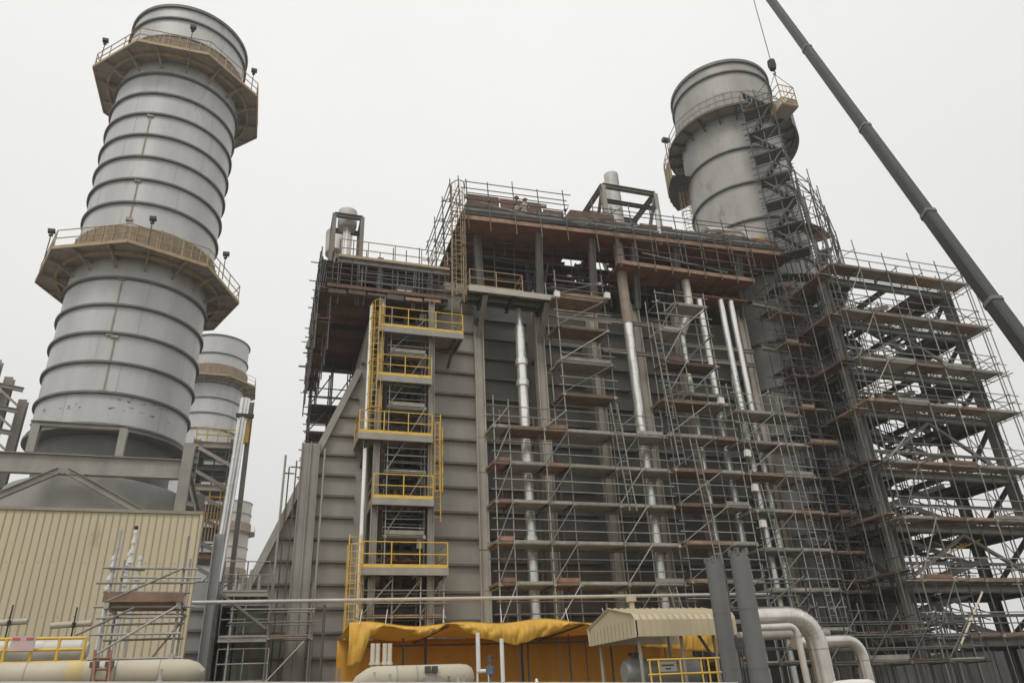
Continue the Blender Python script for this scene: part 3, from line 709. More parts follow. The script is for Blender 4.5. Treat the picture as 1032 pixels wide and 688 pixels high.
# scaffolds at the left of the duct
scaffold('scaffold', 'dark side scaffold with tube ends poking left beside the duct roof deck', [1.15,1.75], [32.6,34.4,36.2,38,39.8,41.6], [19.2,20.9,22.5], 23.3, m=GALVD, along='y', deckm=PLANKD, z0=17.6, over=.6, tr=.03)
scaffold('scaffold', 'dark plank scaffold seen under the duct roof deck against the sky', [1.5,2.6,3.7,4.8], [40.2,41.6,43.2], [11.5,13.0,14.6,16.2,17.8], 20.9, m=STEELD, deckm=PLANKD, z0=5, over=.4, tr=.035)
t = thing('hanging_lamp', at(314,340,34), 'small lamp hanging from a bent arm at the left of the duct roof deck', 'lamp')
a = at(313,336,34); mb = MB(); mb.sweep(bend([a+Vector((.6,0,-1.2)), a+Vector((.6,0,.4)), a+Vector((0,0,.35)), a], .15), .03, 6); mb.build('bent_arm', GALVD, t)
b = at(311,347,34); mb = MB(); mb.lathe(b.x,b.y,[(.03,b.z+.25),(.08,b.z+.2),(.13,b.z-.1),(.15,b.z-.2),(.02,b.z-.22)],12); mb.build('lamp_shade', GALVD, t, True)

# ---- access tower with yellow platforms
t = AT = thing('access_tower', (5.4,33,0), 'steel access tower with five yellow railed platforms up the boiler front', 'tower')
for x in (4.25,6.75):
    for y in (32.5,33.9): hbeam(t, 'column', (x,y,0), (x,y,20.8), .26, .28, STEEL if y < 33 else STEELD, Vector((1,0,0)))
PL = ((7.5,3.75,7.45),(10.45,4.1,6.8),(13.4,3.35,6.75),(16.3,4.1,6.7),(18.9,4.1,8.3))
for z, x0, x1 in PL:
    box(t, 'platform_floor', x0, 32.1, z-.06, x1, 33.95, z, mat('platform grating', (.33,.30,.26)))
    mb = MB(); mb.box(x0,32.02,z-.32,x1,32.09,z-.01); mb.box(x0-.0,32.1,z-.3,x0+.06,33.9,z-.065); mb.box(x1-.06,32.1,z-.3,x1,33.9,z-.065)
    for k in range(4):
        xx = x0+.3+(x1-x0-.6)*k/3; mb.box(xx-.05,32.1,z-.28,xx+.05,33.9,z-.064)
    mb.build('platform_frame', STEEL, t)
    handrail(t, [(x0+.03,33.8,z),(x0+.03,32.06,z),(x1-.03,32.06,z),(x1-.03,33.8,z)], YEL, 1.05, 1.25, .026, YEL)
for z, x0, x1 in PL:   # knee brackets
    for x in (x0+.4,x1-.4):
        mb = MB(); mb.bar((x,33.9,z-1.1),(x,32.3,z-.32),.1,.12,Vector((1,0,0))); mb.build('knee_bracket', STEELD, t)
for z in (6.0,8.9,11.9,14.8,17.5): hbeam(t, 'cross_beam', (4.3,33.85,z), (6.7,33.85,z), .2, .25, STEELD)
# plant inside the bay
for x, r, m in ((4.75,.16,RUSTP),(5.3,.1,DARK),(5.75,.2,DARK),(6.25,.09,STEELD)):
    o = thing('riser_pipe', (x,34.6,0), {4.75:'brown pipe',5.3:'thin dark pipe',5.75:'thick dark pipe',6.25:'thin grey pipe'}[x]+' rising in the dark bay behind the yellow platforms', 'pipe', 'pipes in the dark bay')
    mb = MB(); jacket(mb, [(x,34.6,0),(x,34.6,20.4)], r, 2.2, 10); mb.build('pipe_run', m, o, True)
for z in (6.4,8.0,10.9,13.8,16.8,19.4):
    o = thing('valve', (5.6,33.4,z), 'dark valve assembly in the dark bay, %s' % {6.4:'lowest of them',8.0:'on the lowest yellow platform',10.9:'on the second yellow platform',13.8:'on the third yellow platform',16.8:'on the fourth yellow platform',19.4:'on the top yellow platform'}[z], 'valve', 'valves in the dark bay')
    mb = MB(); mb.tube((4.6,33.4,z+.35),(6.4,33.4,z+.35),.15,10)
    for x in (4.9,5.6,6.2): mb.tube((x,33.4,z+.1),(x,33.4,z+.8),.12,10); mb.tube((x-.2,33.3,z+.85),(x+.2,33.3,z+.85),.05,8)
    mb.build('valve_body', DARK, o, True)
    box(o, 'junction_box', 6.25,33.0,z+.5,6.5,33.2,z+.9, WHITE if z == 8.0 else STEEL)
    mb = MB(); mb.box(4.5,33.5,z,6.4,33.7,z+.2); mb.box(5.2,33.3,z,5.35,33.5,z+.3); mb.build('pipe_support', RUST, o)
scaffold('scaffold', 'grey tube scaffold threaded between the yellow platforms of the access tower', [4.75,6.45], [32.45,33.3], [8.9,11.8,14.9,17.7], 20.0, z0=7.6, m=GALV, rails=(.35,.7,1.05), over=.15, tr=.024)
scaffold('scaffold', 'low scaffold bay just above the yellow tarpaulin at its left end', [3.9,5.1,6.3,7.3], [32.3,33.3], [5.6], 7.1, z0=0, m=GALV, deckm=PLANK, over=.3)
ladder_cage('yellow caged ladder up to the top yellow platform, beside the silver pipe', 4.05, 32.5, 13.4, 20.3, .5)
ladder_cage('yellow caged ladder left of the lowest yellow platform', 3.5, 32.4, 3.2, 8.9, .5)
ladder_cage('short yellow caged ladder right of the third yellow platform', 7.02, 32.6, 9.6, 14.7, .42)
ladder_cage('tallest ochre caged ladder beside the left end of the boarded deck', 8.1, 32.2, 20.8, 28.2, .6, OCHRE, 20.9)
mb = MB(); t = thing('ladder_stub', (8.05,32.3,19), 'short ochre ladder below the tallest caged ladder', 'ladder')
for sx in (-.25,.25): tube(t, 'stile', (8.05+sx,32.4,18.9), (8.05+sx,32.4,20.8), .025, OCHRE)
for k in range(6): tube(t, 'rung', (7.8,32.4,19.1+.3*k), (8.3,32.4,19.1+.3*k), .015, OCHRE)

# small balcony
t = thing('balcony', (11,33,21.6), 'small grey balcony with yellow rail under the left end of the boarded deck', 'balcony')
bx0, bx1, bz = 8.6, 13.3, 21.75
box(t, 'balcony_floor', bx0, 32.1, bz-.06, bx1, 33.95, bz, STEEL)
mb = MB(); mb.box(bx0,32.02,bz-.3,bx1,32.09,bz+.02); mb.build('edge_beam', STEELP, t)
for x in (9.58,11.2,13.03):
    hbeam(t, 'floor_beam', (x,32.1,bz-.2), (x,33.95,bz-.2), .16, .24, STEELD)
    if x != 11.2: hbeam(t, 'knee_bracket', (x,33.7,bz-1.9), (x,32.3,bz-.32), .2, .24, STEEL, Vector((1,0,0)))
for y in (32.7,33.4): hbeam(t, 'floor_beam', (bx0+.1,y,bz-.17), (bx1-.1,y,bz-.17), .12, .18, STEELD)
handrail(t, [(bx0+.1,33.6,bz),(bx0+.1,32.1,bz),(11.6,32.1,bz),(11.6,33.6,bz)], OCHRE, 1.05, 1.2, .026, OCHRE)

# ---- vertical insulated pipes on the boiler front
def riser(label, pts, r, m, rr_=None, top=None):
    o = thing('insulated_pipe', pts[0], label, 'pipe', 'insulated pipes up the boiler front')
    mb = MB(); jacket(mb, bend(pts, min(.7, r*3)) if len(pts) > 2 else pts, r, .8, 16); mb.build('pipe_run', m, o, True)
    return o
o = riser('bright silver pipe with jacket collars, leftmost of the thick risers', [(11.72,33.3,0),(11.72,33.3,20.3)], .26, SILV)
for z in (18.2,17.0,13.0,12.7,9.0,8.6,5.4):
    mb = MB(); mb.lathe(11.72,33.3,[(.25,z-.15),(.34,z-.15),(.34,z+.15),(.25,z+.15)],16); mb.build('collar', SILV, o, True)
mb = MB(); mb.lathe(11.72,33.3,[(.27,20.3),(.2,20.35),(.16,20.9),(.16,21.4)],16); mb.build('reducer', SILV, o, True)
o = riser('thick silver riser with a brown upper length under the hanging deck', [(18.2,33.2,0),(18.2,33.2,21.2)], .27, SILV)
mb = MB(); mb.lathe(18.2,33.2,[(.28,21.2),(.3,21.2),(.3,26.8),(.28,26.8)],16); mb.build('upper_length', RUSTP, o, True)
riser('bent silver pipe stepping left below the hanging deck', [(22.3,33.0,24.5),(22.3,33.0,22.6),(21.9,33.2,21.6),(21.6,33.3,20.9)], .25, SILVD)
riser('slim silver riser below the bent pipe, with flared clamps', [(21.65,33.3,0),(21.65,33.3,20.9)], .15, SILV)
riser('bright silver riser just right of the slim clamped riser', [(23.15,33.2,0),(23.15,33.2,23.4)], .19, SILV)
riser('left one of the close pair of silver risers', [(24.65,33.2,0),(24.65,33.2,23.6)], .18, SILV)
riser('right one of the close pair of silver risers', [(25.35,33.2,0),(25.35,33.2,23.6)], .18, SILV)
riser('silver pipe with yellow ladder cages around it at the far left', [(3.78,32.75,3.0),(3.78,32.75,20.3)], .11, SILV)
t = thing('header_pipe', (5,30.5,6), 'thin pale pipe running level right across the boiler front', 'pipe')
a, b = at(188,607,30.5), at(775,598,30.5)
mb = MB(); jacket(mb, [(a.x,30.5,a.z),(b.x,30.5,b.z)], .07, 3.0, 12); mb.build('pipe_run', mat('pale pipe paint', (.50,.49,.46), .5, .2), t, True)
for k in range(6): tube(t, 'pipe_leg', (a.x+1+k*3.9,30.5,0), (a.x+1+k*3.9,30.5,a.z-.09), .05, STEELD)

# ---- main scaffold on the boiler front
LV = [6.75,8.5,10.3,12.1,13.85]
def dk(i,k):
    r_ = random.Random(i*7+k*3).random()
    if i in (0,2): return PLANK if r_ < .8 else PLANKG
    if i == 5: return PLANKG
    return PLANKG if r_ < .82 else PLANK
scaffold('scaffold', 'lower front scaffold with long plank lifts, around the two thick silver risers', [9.5,10.25,12.0,13.2,15.55,16.9,18.35], [31.35,32.8], [5.0]+LV, 14.9, z0=0, decks=dk, rails=(.5,1.0), over=.5, backrails=False, brace_every=2, th=.15, tr=.025)
scaffold('scaffold', 'lower front scaffold in front of the slim riser and its ladders', [18.75,21.3,22.6], [31.35,32.8], [5.1,6.9,8.65,10.45,12.2,14.0,15.9], 17.0, z0=0, decks=dk, rails=(.5,1.0), over=.4, backrails=False, brace_every=2, th=.15, tr=.025)
scaffold('scaffold', 'front scaffold tower before the close pair of silver risers', [23.0,25.2,26.9], [31.35,32.8], [4.7,6.5,8.4,10.3,12.2,13.9,15.6], 16.9, z0=0, decks=lambda i,k: PLANKG if (i+k)%4 else PLANK, rails=(.5,1.0), over=.35, backrails=False, brace_every=2, th=.15, tr=.025)
scaffold('scaffold', 'tall narrow scaffold tower with brown plank lifts below the deck holes', [13.2,15.95], [31.4,32.8], [15.8,17.6,19.6,21.4], 22.6, z0=14.0, decks=lambda i,k: PLANKG if k == 1 else PLANK, rails=(.45,.9), over=.3, backrails=False, th=.12)
scaffold('scaffold', 'upper scaffold lifts around the slim riser under the hanging deck', [19.2,20.4,22.3], [31.5,32.7], [16.4,18.2,20.1,21.9], 22.4, z0=15, decks=lambda i,k: (PLANKG if k != 1 else PLANKD) if (i+k) % 3 else None, rails=(.5,1.0), over=.3, backrails=False, th=.12)
scaffold('scaffold', 'narrow stair scaffold at the right corner of the boiler casing', [27.1,27.9,28.9], [31.2,32.2], [4.5,6.4,8.3,10.2,12.1,14.0,16.0,18.0,20.0,22.0], 23.6, z0=0, m=GALVD, decks=lambda i,k: PLANK if k%3 != 1 else PLANKD, rails=(.5,1.0), over=.5, brace=False)
scaffold('scaffold', 'dense dark scaffold between the casing corner and the stack foot', [28.0,28.9,29.9], [32.9,34.0], [5.2,7.2,9.2,11.2,13.2,15.2,17.2,19.2,21.2,23.2,25.0], 26.5, z0=0, m=GALVD, decks=lambda i,k: PLANKD if (i+k)%2 else None, rails=(.5,1.0), over=.8, backrails=False, brace=False)
def ladder(label, x, y, z0, z1, m=GALV, lean=.35, w=.36):
    t = thing('scaffold_ladder', (x,y,z0), label, 'ladder', 'long ladders on the front scaffold')
    for sx in (-w/2,w/2): tube(t, 'stile', (x+sx,y,z0), (x+sx-lean,y+.1,z1), .03, m)
    n = int((z1-z0)/.3)
    for k in range(1,n): q = k/n; tube(t, 'rung', (x-w/2-lean*q,y+.1*q,z0+(z1-z0)*q), (x+w/2-lean*q,y+.1*q,z0+(z1-z0)*q), .018, m)
for i,(x,z0,z1,l) in enumerate(((19.1,12.4,20.3,'long ladder left of the slim riser below the hanging deck'),(20.3,6.9,13.8,'ladder through the middle lifts in front of the slim riser'),(23.5,12.3,17.6,'ladder leaning beside the bright riser left of the close pair'),(24.0,5.0,11.6,'ladder low in front of the close pair of risers'),(16.1,10,15.4,'ladder in the scaffold between the two thick risers'),(18.0,4.4,6.6,'short ladder behind the gabled shelter roof'),(26.0,5.0,16.5,'tall ladder at the right edge of the front scaffold'))):
    ladder(l, x, 31.15, z0, z1)
for k in range(6):
    p = [(13.1,21.1),(16.0,21.4),(21.9,15.8),(22.9,13.0),(22.95,11.2),(23.0,9.4)][k]
    t = thing('floodlight', (p[0],31.1,p[1]), 'small white floodlight on the front scaffold, '+['beside the tall narrow tower','right of the tall narrow tower','near the slim riser top','highest of three near the close pair','middle of three near the close pair','lowest of three near the close pair'][k], 'light', 'floodlights on the scaffold')
    mb = MB(); mb.prism([(p[0]-.15,p[1]),(p[0]-.1,p[1]+.35),(p[0]+.16,p[1]+.32),(p[0]+.16,p[1]-.02)],31.0,31.2); mb.build('lamp_head', WHITE, t)
    mb = MB(); mb.tube((p[0],31.24,p[1]-.2),(p[0],31.24,p[1]+.5),.02,6); mb.build('bracket', GALVD, t)

# ---- scaffold on the right stack
c = Vector((RX,RY,0)); dirv = Vector((-c.x,-c.y,0)).normalized()
def near(px,py,H):
    return at(px,py,H=H)
t = thing('stack_stair_tower', near(765,240,43.2), 'zigzag scaffold stair climbing the front of the scaffolded stack', 'scaffold')
A0 = near(748,110,43.6); B0 = near(781,115,43.6)
ux = Vector((B0.x-A0.x,B0.y-A0.y,0)); wid = ux.length; ux.normalize(); uy = Vector((-ux.y,ux.x,0))
base = Vector((A0.x,A0.y,0))
TP = lambda u,v,z: base+ux*u+uy*v+Vector((0,0,z))
zt = A0.z+1.0; zb = 27.0
for u in (0,wid*.5,wid):
    for v in (0,1.2): tube(t, 'upright', TP(u,v,zb), TP(u,v,zt+random.uniform(0,.6)), .04, GALVD)
z = zb; k = 0
while z < zt-.5:
    for v in (0,1.2):
        for h in (0,.55,1.05): tube(t, 'ledger' if h == 0 else 'guard_rail', TP(-.3,v,z+h), TP(wid+.3,v,z+h), .03, GALVD)
    for u in (0,wid*.5,wid): tube(t, 'transom', TP(u,-.2,z), TP(u,1.5,z), .03, GALVD)
    mb = MB()
    for q in range(4): a_ = TP(0,.05+q*.29,z+.04); mb.bar(a_+Vector((0,0,0)), a_+ux*(wid*.95), .27, .05)
    mb.build('plank_deck', GREYP, t)
    s_ = k % 2
    for v in (.1,.7):
        mb = MB(); mb.bar(TP(wid*.1 if s_ else wid*.9,v,z), TP(wid*.9 if s_ else wid*.1,v,z+2.0), .05, .11); mb.build('stair_string', STEELD, t)
    for q in range(6):
        f_ = (q+.5)/6; u = wid*(.1+.8*f_) if s_ else wid*(.9-.8*f_)
        mb = MB(); mb.bar(TP(u,.1,z+2*f_), TP(u,.7,z+2*f_), .2, .04); mb.build('tread', GREYP, t)
    tube(t, 'diagonal_brace', TP(0,-.05,z), TP(wid,-.05,z+2), .03, GALVD)
    z += 2.0; k += 1

t = thing('raking_scaffold', near(820,250,44), 'open triangular lattice scaffold stepping down right of the stack', 'scaffold')
cols = []
for px, py in ((785,165),(800,172),(815,184),(832,212),(843,238),(850,262)):
    q = near(px,py,44.5); cols.append((q.x,q.y,q.z))
zb = 24.5
for d_ in (0,1.4):
    off = Vector((.69,.72,0))*d_
    for i,(x,y,z) in enumerate(cols):
        a_ = Vector((x,y,0))+off; tube(t, 'upright', a_+Vector((0,0,zb)), a_+Vector((0,0,z+.4)), .035, GALVD)
    for i in range(len(cols)-1):
        a_ = Vector((cols[i][0],cols[i][1],0))+off; b_ = Vector((cols[i+1][0],cols[i+1][1],0))+off
        tube(t, 'raking_tube', a_+Vector((0,0,cols[i][2])), b_+Vector((0,0,cols[i+1][2])), .035, GALVD)
        z = zb; k = 0
        while z < cols[i][2]:
            top = cols[i+1][2]
            if z < top+1.5:
                tube(t, 'ledger', a_+Vector((0,0,z)), b_+Vector((0,0,min(z,top))), .03, GALVD)
                zz = min(z+1.7,top) if k % 2 else min(z,top)
                if d_ == 0: tube(t, 'diagonal_brace', a_+Vector((0,0,z if k % 2 else min(z+1.7,cols[i][2]))), b_+Vector((0,0,zz)), .03, GALVD)
            z += 1.7; k += 1
for i,(x,y,z) in enumerate(cols):
    for q in range(4):
        zz = zb+1+q*2
        if zz < z: tube(t, 'transom', (x,y,zz), (x+.97,y+1.0,zz), .03, GALVD)
# ring of scaffold lifts wrapped round the stack shell
t = thing('ring_scaffold', (RX,RY,0), 'curved scaffold lifts wrapped around the right side of the scaffolded stack', 'scaffold')
angs = [R(-118+17*k) for k in range(10)]
for a in angs:
    for rr_ in (4.2,5.2):
        zt_ = 37 if a < R(-70) else 33
        tube(t, 'upright', (RX+rr_*math.cos(a),RY+rr_*math.sin(a),0), (RX+rr_*math.cos(a),RY+rr_*math.sin(a),(29.5 if a < R(-90) else 34.5)+random.uniform(0,1)), .035, GALVD)
for k in range(14):
    z = 5+2.1*k
    for i in range(9):
        if z > 28 and i < 2: continue
        a, b = angs[i], angs[i+1]
        for rr_, h in ((5.2,0),(5.2,.9)):
            if (i+k) % 2 and h: continue
            if i % 2 == 0 or h == 0:
                tube(t, 'ledger' if h == 0 and k % 2 else ('guard_rail' if h else 'lift_tube'), (RX+rr_*math.cos(a),RY+rr_*math.sin(a),z+h), (RX+rr_*math.cos(b),RY+rr_*math.sin(b),z+h), .03, GALVD)
        if (i*5+k*3) % 4 and z < 31 and k % 2 == 0:
            mb = MB(); am = (a+b)/2
            P_ = [(RX+q*math.cos(w),RY+q*math.sin(w)) for q,w in ((4.25,a),(5.15,a),(5.15,b),(4.25,b))]
            mb.polyslab(P_, z, z+.05); mb.build('plank_deck', GREYP if (i+k)%3 else PLANK, t)

# ================================================================== RIGHT STAIR TOWER
t = ST = thing('stair_tower', (34,32,0), 'heavy grey steel frame with zigzag stair flights inside the scaffolding at the right', 'stair tower')
TX0, TX1, TY0, TY1 = 29.75, 39.1, 30.2, 33.6
FL = [4.1,6.6,9.55,12.4,15.75,18.2,21.2,24.2]
for x in (TX0,TX1):
    for y in (TY0,TY1):
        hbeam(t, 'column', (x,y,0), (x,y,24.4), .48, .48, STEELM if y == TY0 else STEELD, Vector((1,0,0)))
for k, z in enumerate(FL):
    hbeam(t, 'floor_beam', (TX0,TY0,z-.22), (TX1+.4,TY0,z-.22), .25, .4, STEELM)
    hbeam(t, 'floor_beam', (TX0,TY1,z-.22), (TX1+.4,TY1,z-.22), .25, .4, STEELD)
    for x in (TX0,32,34.5,37,TX1): hbeam(t, 'cross_beam', (x,TY0+.2,z-.25), (x,TY1-.2,z-.25), .2, .3, STEELD)
    # landings at each end and a front walkway; the middle is the stair well
    box(t, 'landing', TX0+.3, TY0+.3, z-.04, TX0+1.9, TY1-.2, z, PLANKD)
    box(t, 'landing', TX1-1.9, TY0+.3, z-.04, TX1+.3, TY1-.2, z, PLANKD)
    hbeam(t, 'handrail_beam', (TX0,TY0+.02,z+1.0), (TX1,TY0+.02,z+1.0), .12, .14, STEELM)
    for q in range(8): tube(t, 'rail_post', (TX0+.6+q*1.2,TY0+.06,z), (TX0+.6+q*1.2,TY0+.06,z+1.0), .03, STEELM)
    if k+1 < len(FL):
        z2 = FL[k+1]; s_ = k % 2
        for y0, (za,zb_), fl in ((TY0+1.0,(z,(z+z2)/2),s_),(TY0+2.2,((z+z2)/2,z2),1-s_)):
            xa, xb = (TX0+2.0,TX1-2.4) if fl else (TX1-2.4,TX0+2.0)
            for y in (y0,y0+.9):
                mb = MB(); mb.bar((xa,y,za),(xb,y,zb_),.06,.28); mb.build('stair_string', STEELM, t)
                mb = MB(); mb.bar((xa,y,za+1),(xb,y,zb_+1),.05,.05); mb.build('stair_rail', YEL if (k%3 == 1) else GALVD, t)
            mb = MB()
            for q in range(13):
                f_ = (q+.5)/13; x = xa+(xb-xa)*f_; zz = za+(zb_-za)*f_
                mb.box(x-.14,y0+.04,zz-.02,x+.14,y0+.86,zz+.02)
            mb.build('stair_treads', STEELD, t)
        mb = MB(); xm = (TX0+TX1)/2
        if k % 2:
            mb.bar((TX0+.2,TY0-.02,z+.1),(xm,TY0-.02,z2-.5),.16,.16,Vector((0,1,0))); mb.bar((TX1-.2,TY0-.02,z+.1),(xm,TY0-.02,z2-.5),.16,.16,Vector((0,1,0)))
        else:
            mb.bar((TX1-.2,TY1,z+.1),(xm,TY1,z2-.5),.22,.2,Vector((0,1,0))); mb.bar((TX0+.2,TY1,z2-.5),(xm,TY1,z+.1),.22,.2,Vector((0,1,0)))
        mb.build('diagonal_brace', STEELM, t)
        mb = MB(); mb.bar((TX0-.02,TY0+.2,z+.1),(TX0-.02,TY1-.2,z2-.5),.2,.2,Vector((1,0,0))); mb.build('diagonal_brace', STEELD, t)
        mb = MB(); mb.bar((TX1+.02,TY0+.2,z2-.5),(TX1+.02,TY1-.2,z+.1),.2,.2,Vector((1,0,0))); mb.build('diagonal_brace', STEELD, t)
# links from the stair tower back to the boiler
for z in (24.0,21.0,18.0,12.4,9.5): hbeam(t, 'link_beam', (27.1,33.4,z-.2), (TX0,TY1,z-.2), .22, .35, STEEL)

scx = [29.5,31.4,33.4,35.4,37.4,39.5]
scaffold('scaffold', 'large scaffold on the front of the stair tower with brown plank floors, upper part', scx, [28.8,29.85], [15.75,18.2,21.2,24.2], 25.5, z0=14.2, m=GALV, decks=lambda i,k: PLANKG if (k+i)%3 else PLANK, rails=(.5,1.0), over=.9, up_jit=.9, tr=.028, brace_every=5, backrails=False, th=.14)
scaffold('scaffold', 'large scaffold on the front of the stair tower, lower part with orange-brown planks', scx, [28.8,29.85], [4.1,6.6,9.55,12.4], 14.1, z0=0, m=GALV, decks=lambda i,k: PLANK if i in (1,2) or k == 1 else PLANKG, rails=(.5,1.0), over=.9, up_jit=.05, tr=.028, brace_every=5, backrails=False, th=.14)
scaffold('scaffold', 'outer right end scaffold of the stair tower with tubes against the sky', [39.4,40.1], [28.9,30.6,32.2,33.8], [6.6,9.55,12.4,15.75,18.2,21.2,24.2], 25.5, z0=0, m=GALV, along='y', decks=lambda i,k: PLANKG if (i+k)%2 else None, rails=(.5,1.0), over=.6, tr=.03, backrails=False)
scaffold('scaffold', 'inner left end scaffold of the stair tower beside the stack', [28.4,29.3], [29.0,30.4,31.9], [4.4,7,9.7,12.4,15.2,18,20.8,23.4], 24.8, z0=0, m=GALVD, along='y', decks=lambda i,k: PLANKD if (i+k)%2 else PLANK, rails=(.6,), over=.7, tr=.03, backrails=False, brace=False)
scaffold('scaffold', 'back scaffold behind the stair flights of the stair tower', [36.2,37.6,39.0], [33.9,34.6], [6.6,9.55,12.4,15.75,18.2,21.2,24.2], 25.4, z0=0, m=GALVD, decks=lambda i,k: None, rails=(.6,1.2), over=.5, tr=.028)
t = thing('raking_tube', (35,28.4,5), 'single long pale tube leaning across the lower front of the stair tower', 'tube')
mb = MB(); mb.tube(at(990,596,28.4), at(966,655,28.4), .045, 8); mb.build('tube_run', mat('pale tube', (.6,.56,.45), .5, .2), t)
t = thing('low_shed', (48,40,0), 'low dark grey shed roof behind the foot of the stair tower', 'shed')
a = at(955,660,40); b = at(1045,640,40)
mb = MB(); mb.prism([(a.x-2,0),(a.x-2,a.z-.3),(b.x,b.z+.3),(b.x+8,b.z+.2),(b.x+8,0)],40,52); mb.build('shed_wall', mat('dark shed', (.12,.115,.105)), t)
mb = MB(); mb.bar((a.x-2.3,39.8,a.z-.28),(b.x+.2,39.8,b.z+.42),.3,.2,Vector((0,1,0))); mb.build('roof_edge', STEELD, t)

# loose tubes in the dark gap beside the stack (each a coupler-held tube)
rg = random.Random(21)
t = thing('access_scaffold', (28.6,31,0), 'tangle of raking tubes in the dark gap left of the stair tower', 'scaffold')
for k in range(18):
    x = rg.uniform(26.9,29.6); y = rg.uniform(30.6,33.0); z = rg.uniform(3,24)
    d_ = Vector(rg.choice([(1.8,0,1.6),(-1.6,.2,1.9),(1.9,.1,.05),(0,1.6,.1),(0,.05,2.4),(.9,1.2,1.6)]))*rg.uniform(.7,1.2)
    tube(t, 'raking_tube', Vector((x,y,z))-d_/2, Vector((x,y,z))+d_/2, .028, GALVD if rg.random() < .8 else GALV)

# ================================================================== CRANE
tip = near(755,-40,44.0); hook = near(778,66,44.0)
tip = Vector((hook.x,hook.y,tip.z))
base_ = at(1290,700,H=33)
t = thing('crane_boom', base_, 'long dark telescopic crane boom slanting up across the sky', 'crane')
d_ = tip-base_; L_ = d_.length; d_.normalize()
cuts = [0]
for px,py in ((1000,305),(937,214),(874,127),(817,47)):
    # nearest parameter along the boom for that pixel
    best = min(range(1,400), key=lambda k: (lambda v: (516+F*v.dot(rt)/v.dot(fw)-px)**2+(344-F*v.dot(up)/v.dot(fw)-py)**2)(base_+d_*L_*k/400-EYE))
    cuts.append(L_*best/400)
cuts.append(L_)
wd = [.70,.66,.61,.57,.53]
side = d_.cross(Vector((0,0,1))).normalized(); upv = side.cross(d_)
for i in range(5):
    a, b = base_+d_*cuts[i], base_+d_*(cuts[i+1]+.15)
    w = wd[i]; mb = MB(); prof = [(-.38,.5),(.38,.5),(.5,.35),(.5,-.25),(.3,-.47),(0,-.55),(-.3,-.47),(-.5,-.25),(-.5,.35)]
    n = len(prof); vs = [a+side*(x*w*.82)+upv*(y*w) for x,y in prof]+[b+side*(x*w*.82)+upv*(y*w) for x,y in prof]
    mb.add(vs, [list(range(n)), list(range(2*n-1,n-1,-1))]+[[k,(k+1)%n,(k+1)%n+n,k+n] for k in range(n)])
    mb.build('boom_section', BOOM, t)
    if i:
        w2 = wd[i-1]*1.1; a = base_+d_*(cuts[i]-.1); b = base_+d_*(cuts[i]+.1)
        mb = MB(); vs = [a+side*(x*w2*.85)+upv*(y*w2) for x,y in prof]+[b+side*(x*w2*.85)+upv*(y*w2) for x,y in prof]
        mb.add(vs, [list(range(n)), list(range(2*n-1,n-1,-1))]+[[k,(k+1)%n,(k+1)%n+n,k+n] for k in range(n)])
        mb.build('collar', mat('collar paint', (.17,.16,.145)), t)
mb = MB(); mb.tube(tip+Vector((0,-.4,.1)), tip+Vector((0,.4,.1)), .35, 16); mb.build('sheave', DARK, t, True)
t = thing('crane_hook', hook, 'dark crane hook block hanging on its rope in front of the stack', 'hook')
mb = MB(); mb.tube(hook+Vector((0,0,.4)), tip, .03, 6); mb.tube(hook+Vector((.1,.1,.4)), tip+Vector((.1,.1,0)), .03, 6); mb.build('hoist_rope', STEELD, t)
mb = MB(); mb.lathe(hook.x,hook.y,[(.05,hook.z-.5),(.22,hook.z-.4),(.3,hook.z),(.27,hook.z+.4),(.08,hook.z+.5)],12); mb.build('hook_block', BLACK, t, True)
mb = MB(); mb.sweep([hook+Vector((.0,0,-.5)),hook+Vector((.12,0,-.7)),hook+Vector((.05,0,-.95)),hook+Vector((-.12,0,-.85))],.05,8); mb.build('hook_claw', BLACK, t, True)
bk = near(788,102,44.0); bk = Vector((hook.x+.35,hook.y-.3,bk.z))
bk = near(789,104,44.0)
t = thing('lifting_basket', bk, 'ochre slatted man basket hanging on slings beside the stack top', 'basket')
w = .62
for sx in (-w,w):
    for sy in (-w,w):
        tube(t, 'corner_post', bk+Vector((sx,sy,-.75)), bk+Vector((sx,sy,1.0)), .035, OCHRE)
        tube(t, 'sling', bk+Vector((sx,sy,1.0)), hook+Vector((0,0,-.9)), .022, STEELD)
for z in (-.75,-.2,.4,1.0):
    for s_ in (-w,w):
        tube(t, 'frame_rail', bk+Vector((-w,s_,z)), bk+Vector((w,s_,z)), .03, OCHRE); tube(t, 'frame_rail', bk+Vector((s_,-w,z)), bk+Vector((s_,w,z)), .03, OCHRE)
for s_ in (-w,w):
    for q in range(3):
        z_ = bk.z-.7+.22*q
        box(t, 'side_slat', bk.x-w+.04, bk.y+s_-.015, z_, bk.x+w-.04, bk.y+s_+.015, z_+.13, OCHRE); box(t, 'side_slat', bk.x+s_-.015, bk.y-w+.04, z_, bk.x+s_+.015, bk.y+w-.04, z_+.13, OCHRE)
    for q in (-.3,.0,.3): tube(t, 'side_bar', bk+Vector((q,s_,-.75)), bk+Vector((q,s_,1.0)), .018, OCHRE)
b_ = MB(); b_.box(bk.x-w,bk.y-w,bk.z-.82,bk.x+w,bk.y+w,bk.z-.76); b_.build('basket_floor', PLANKG, t)

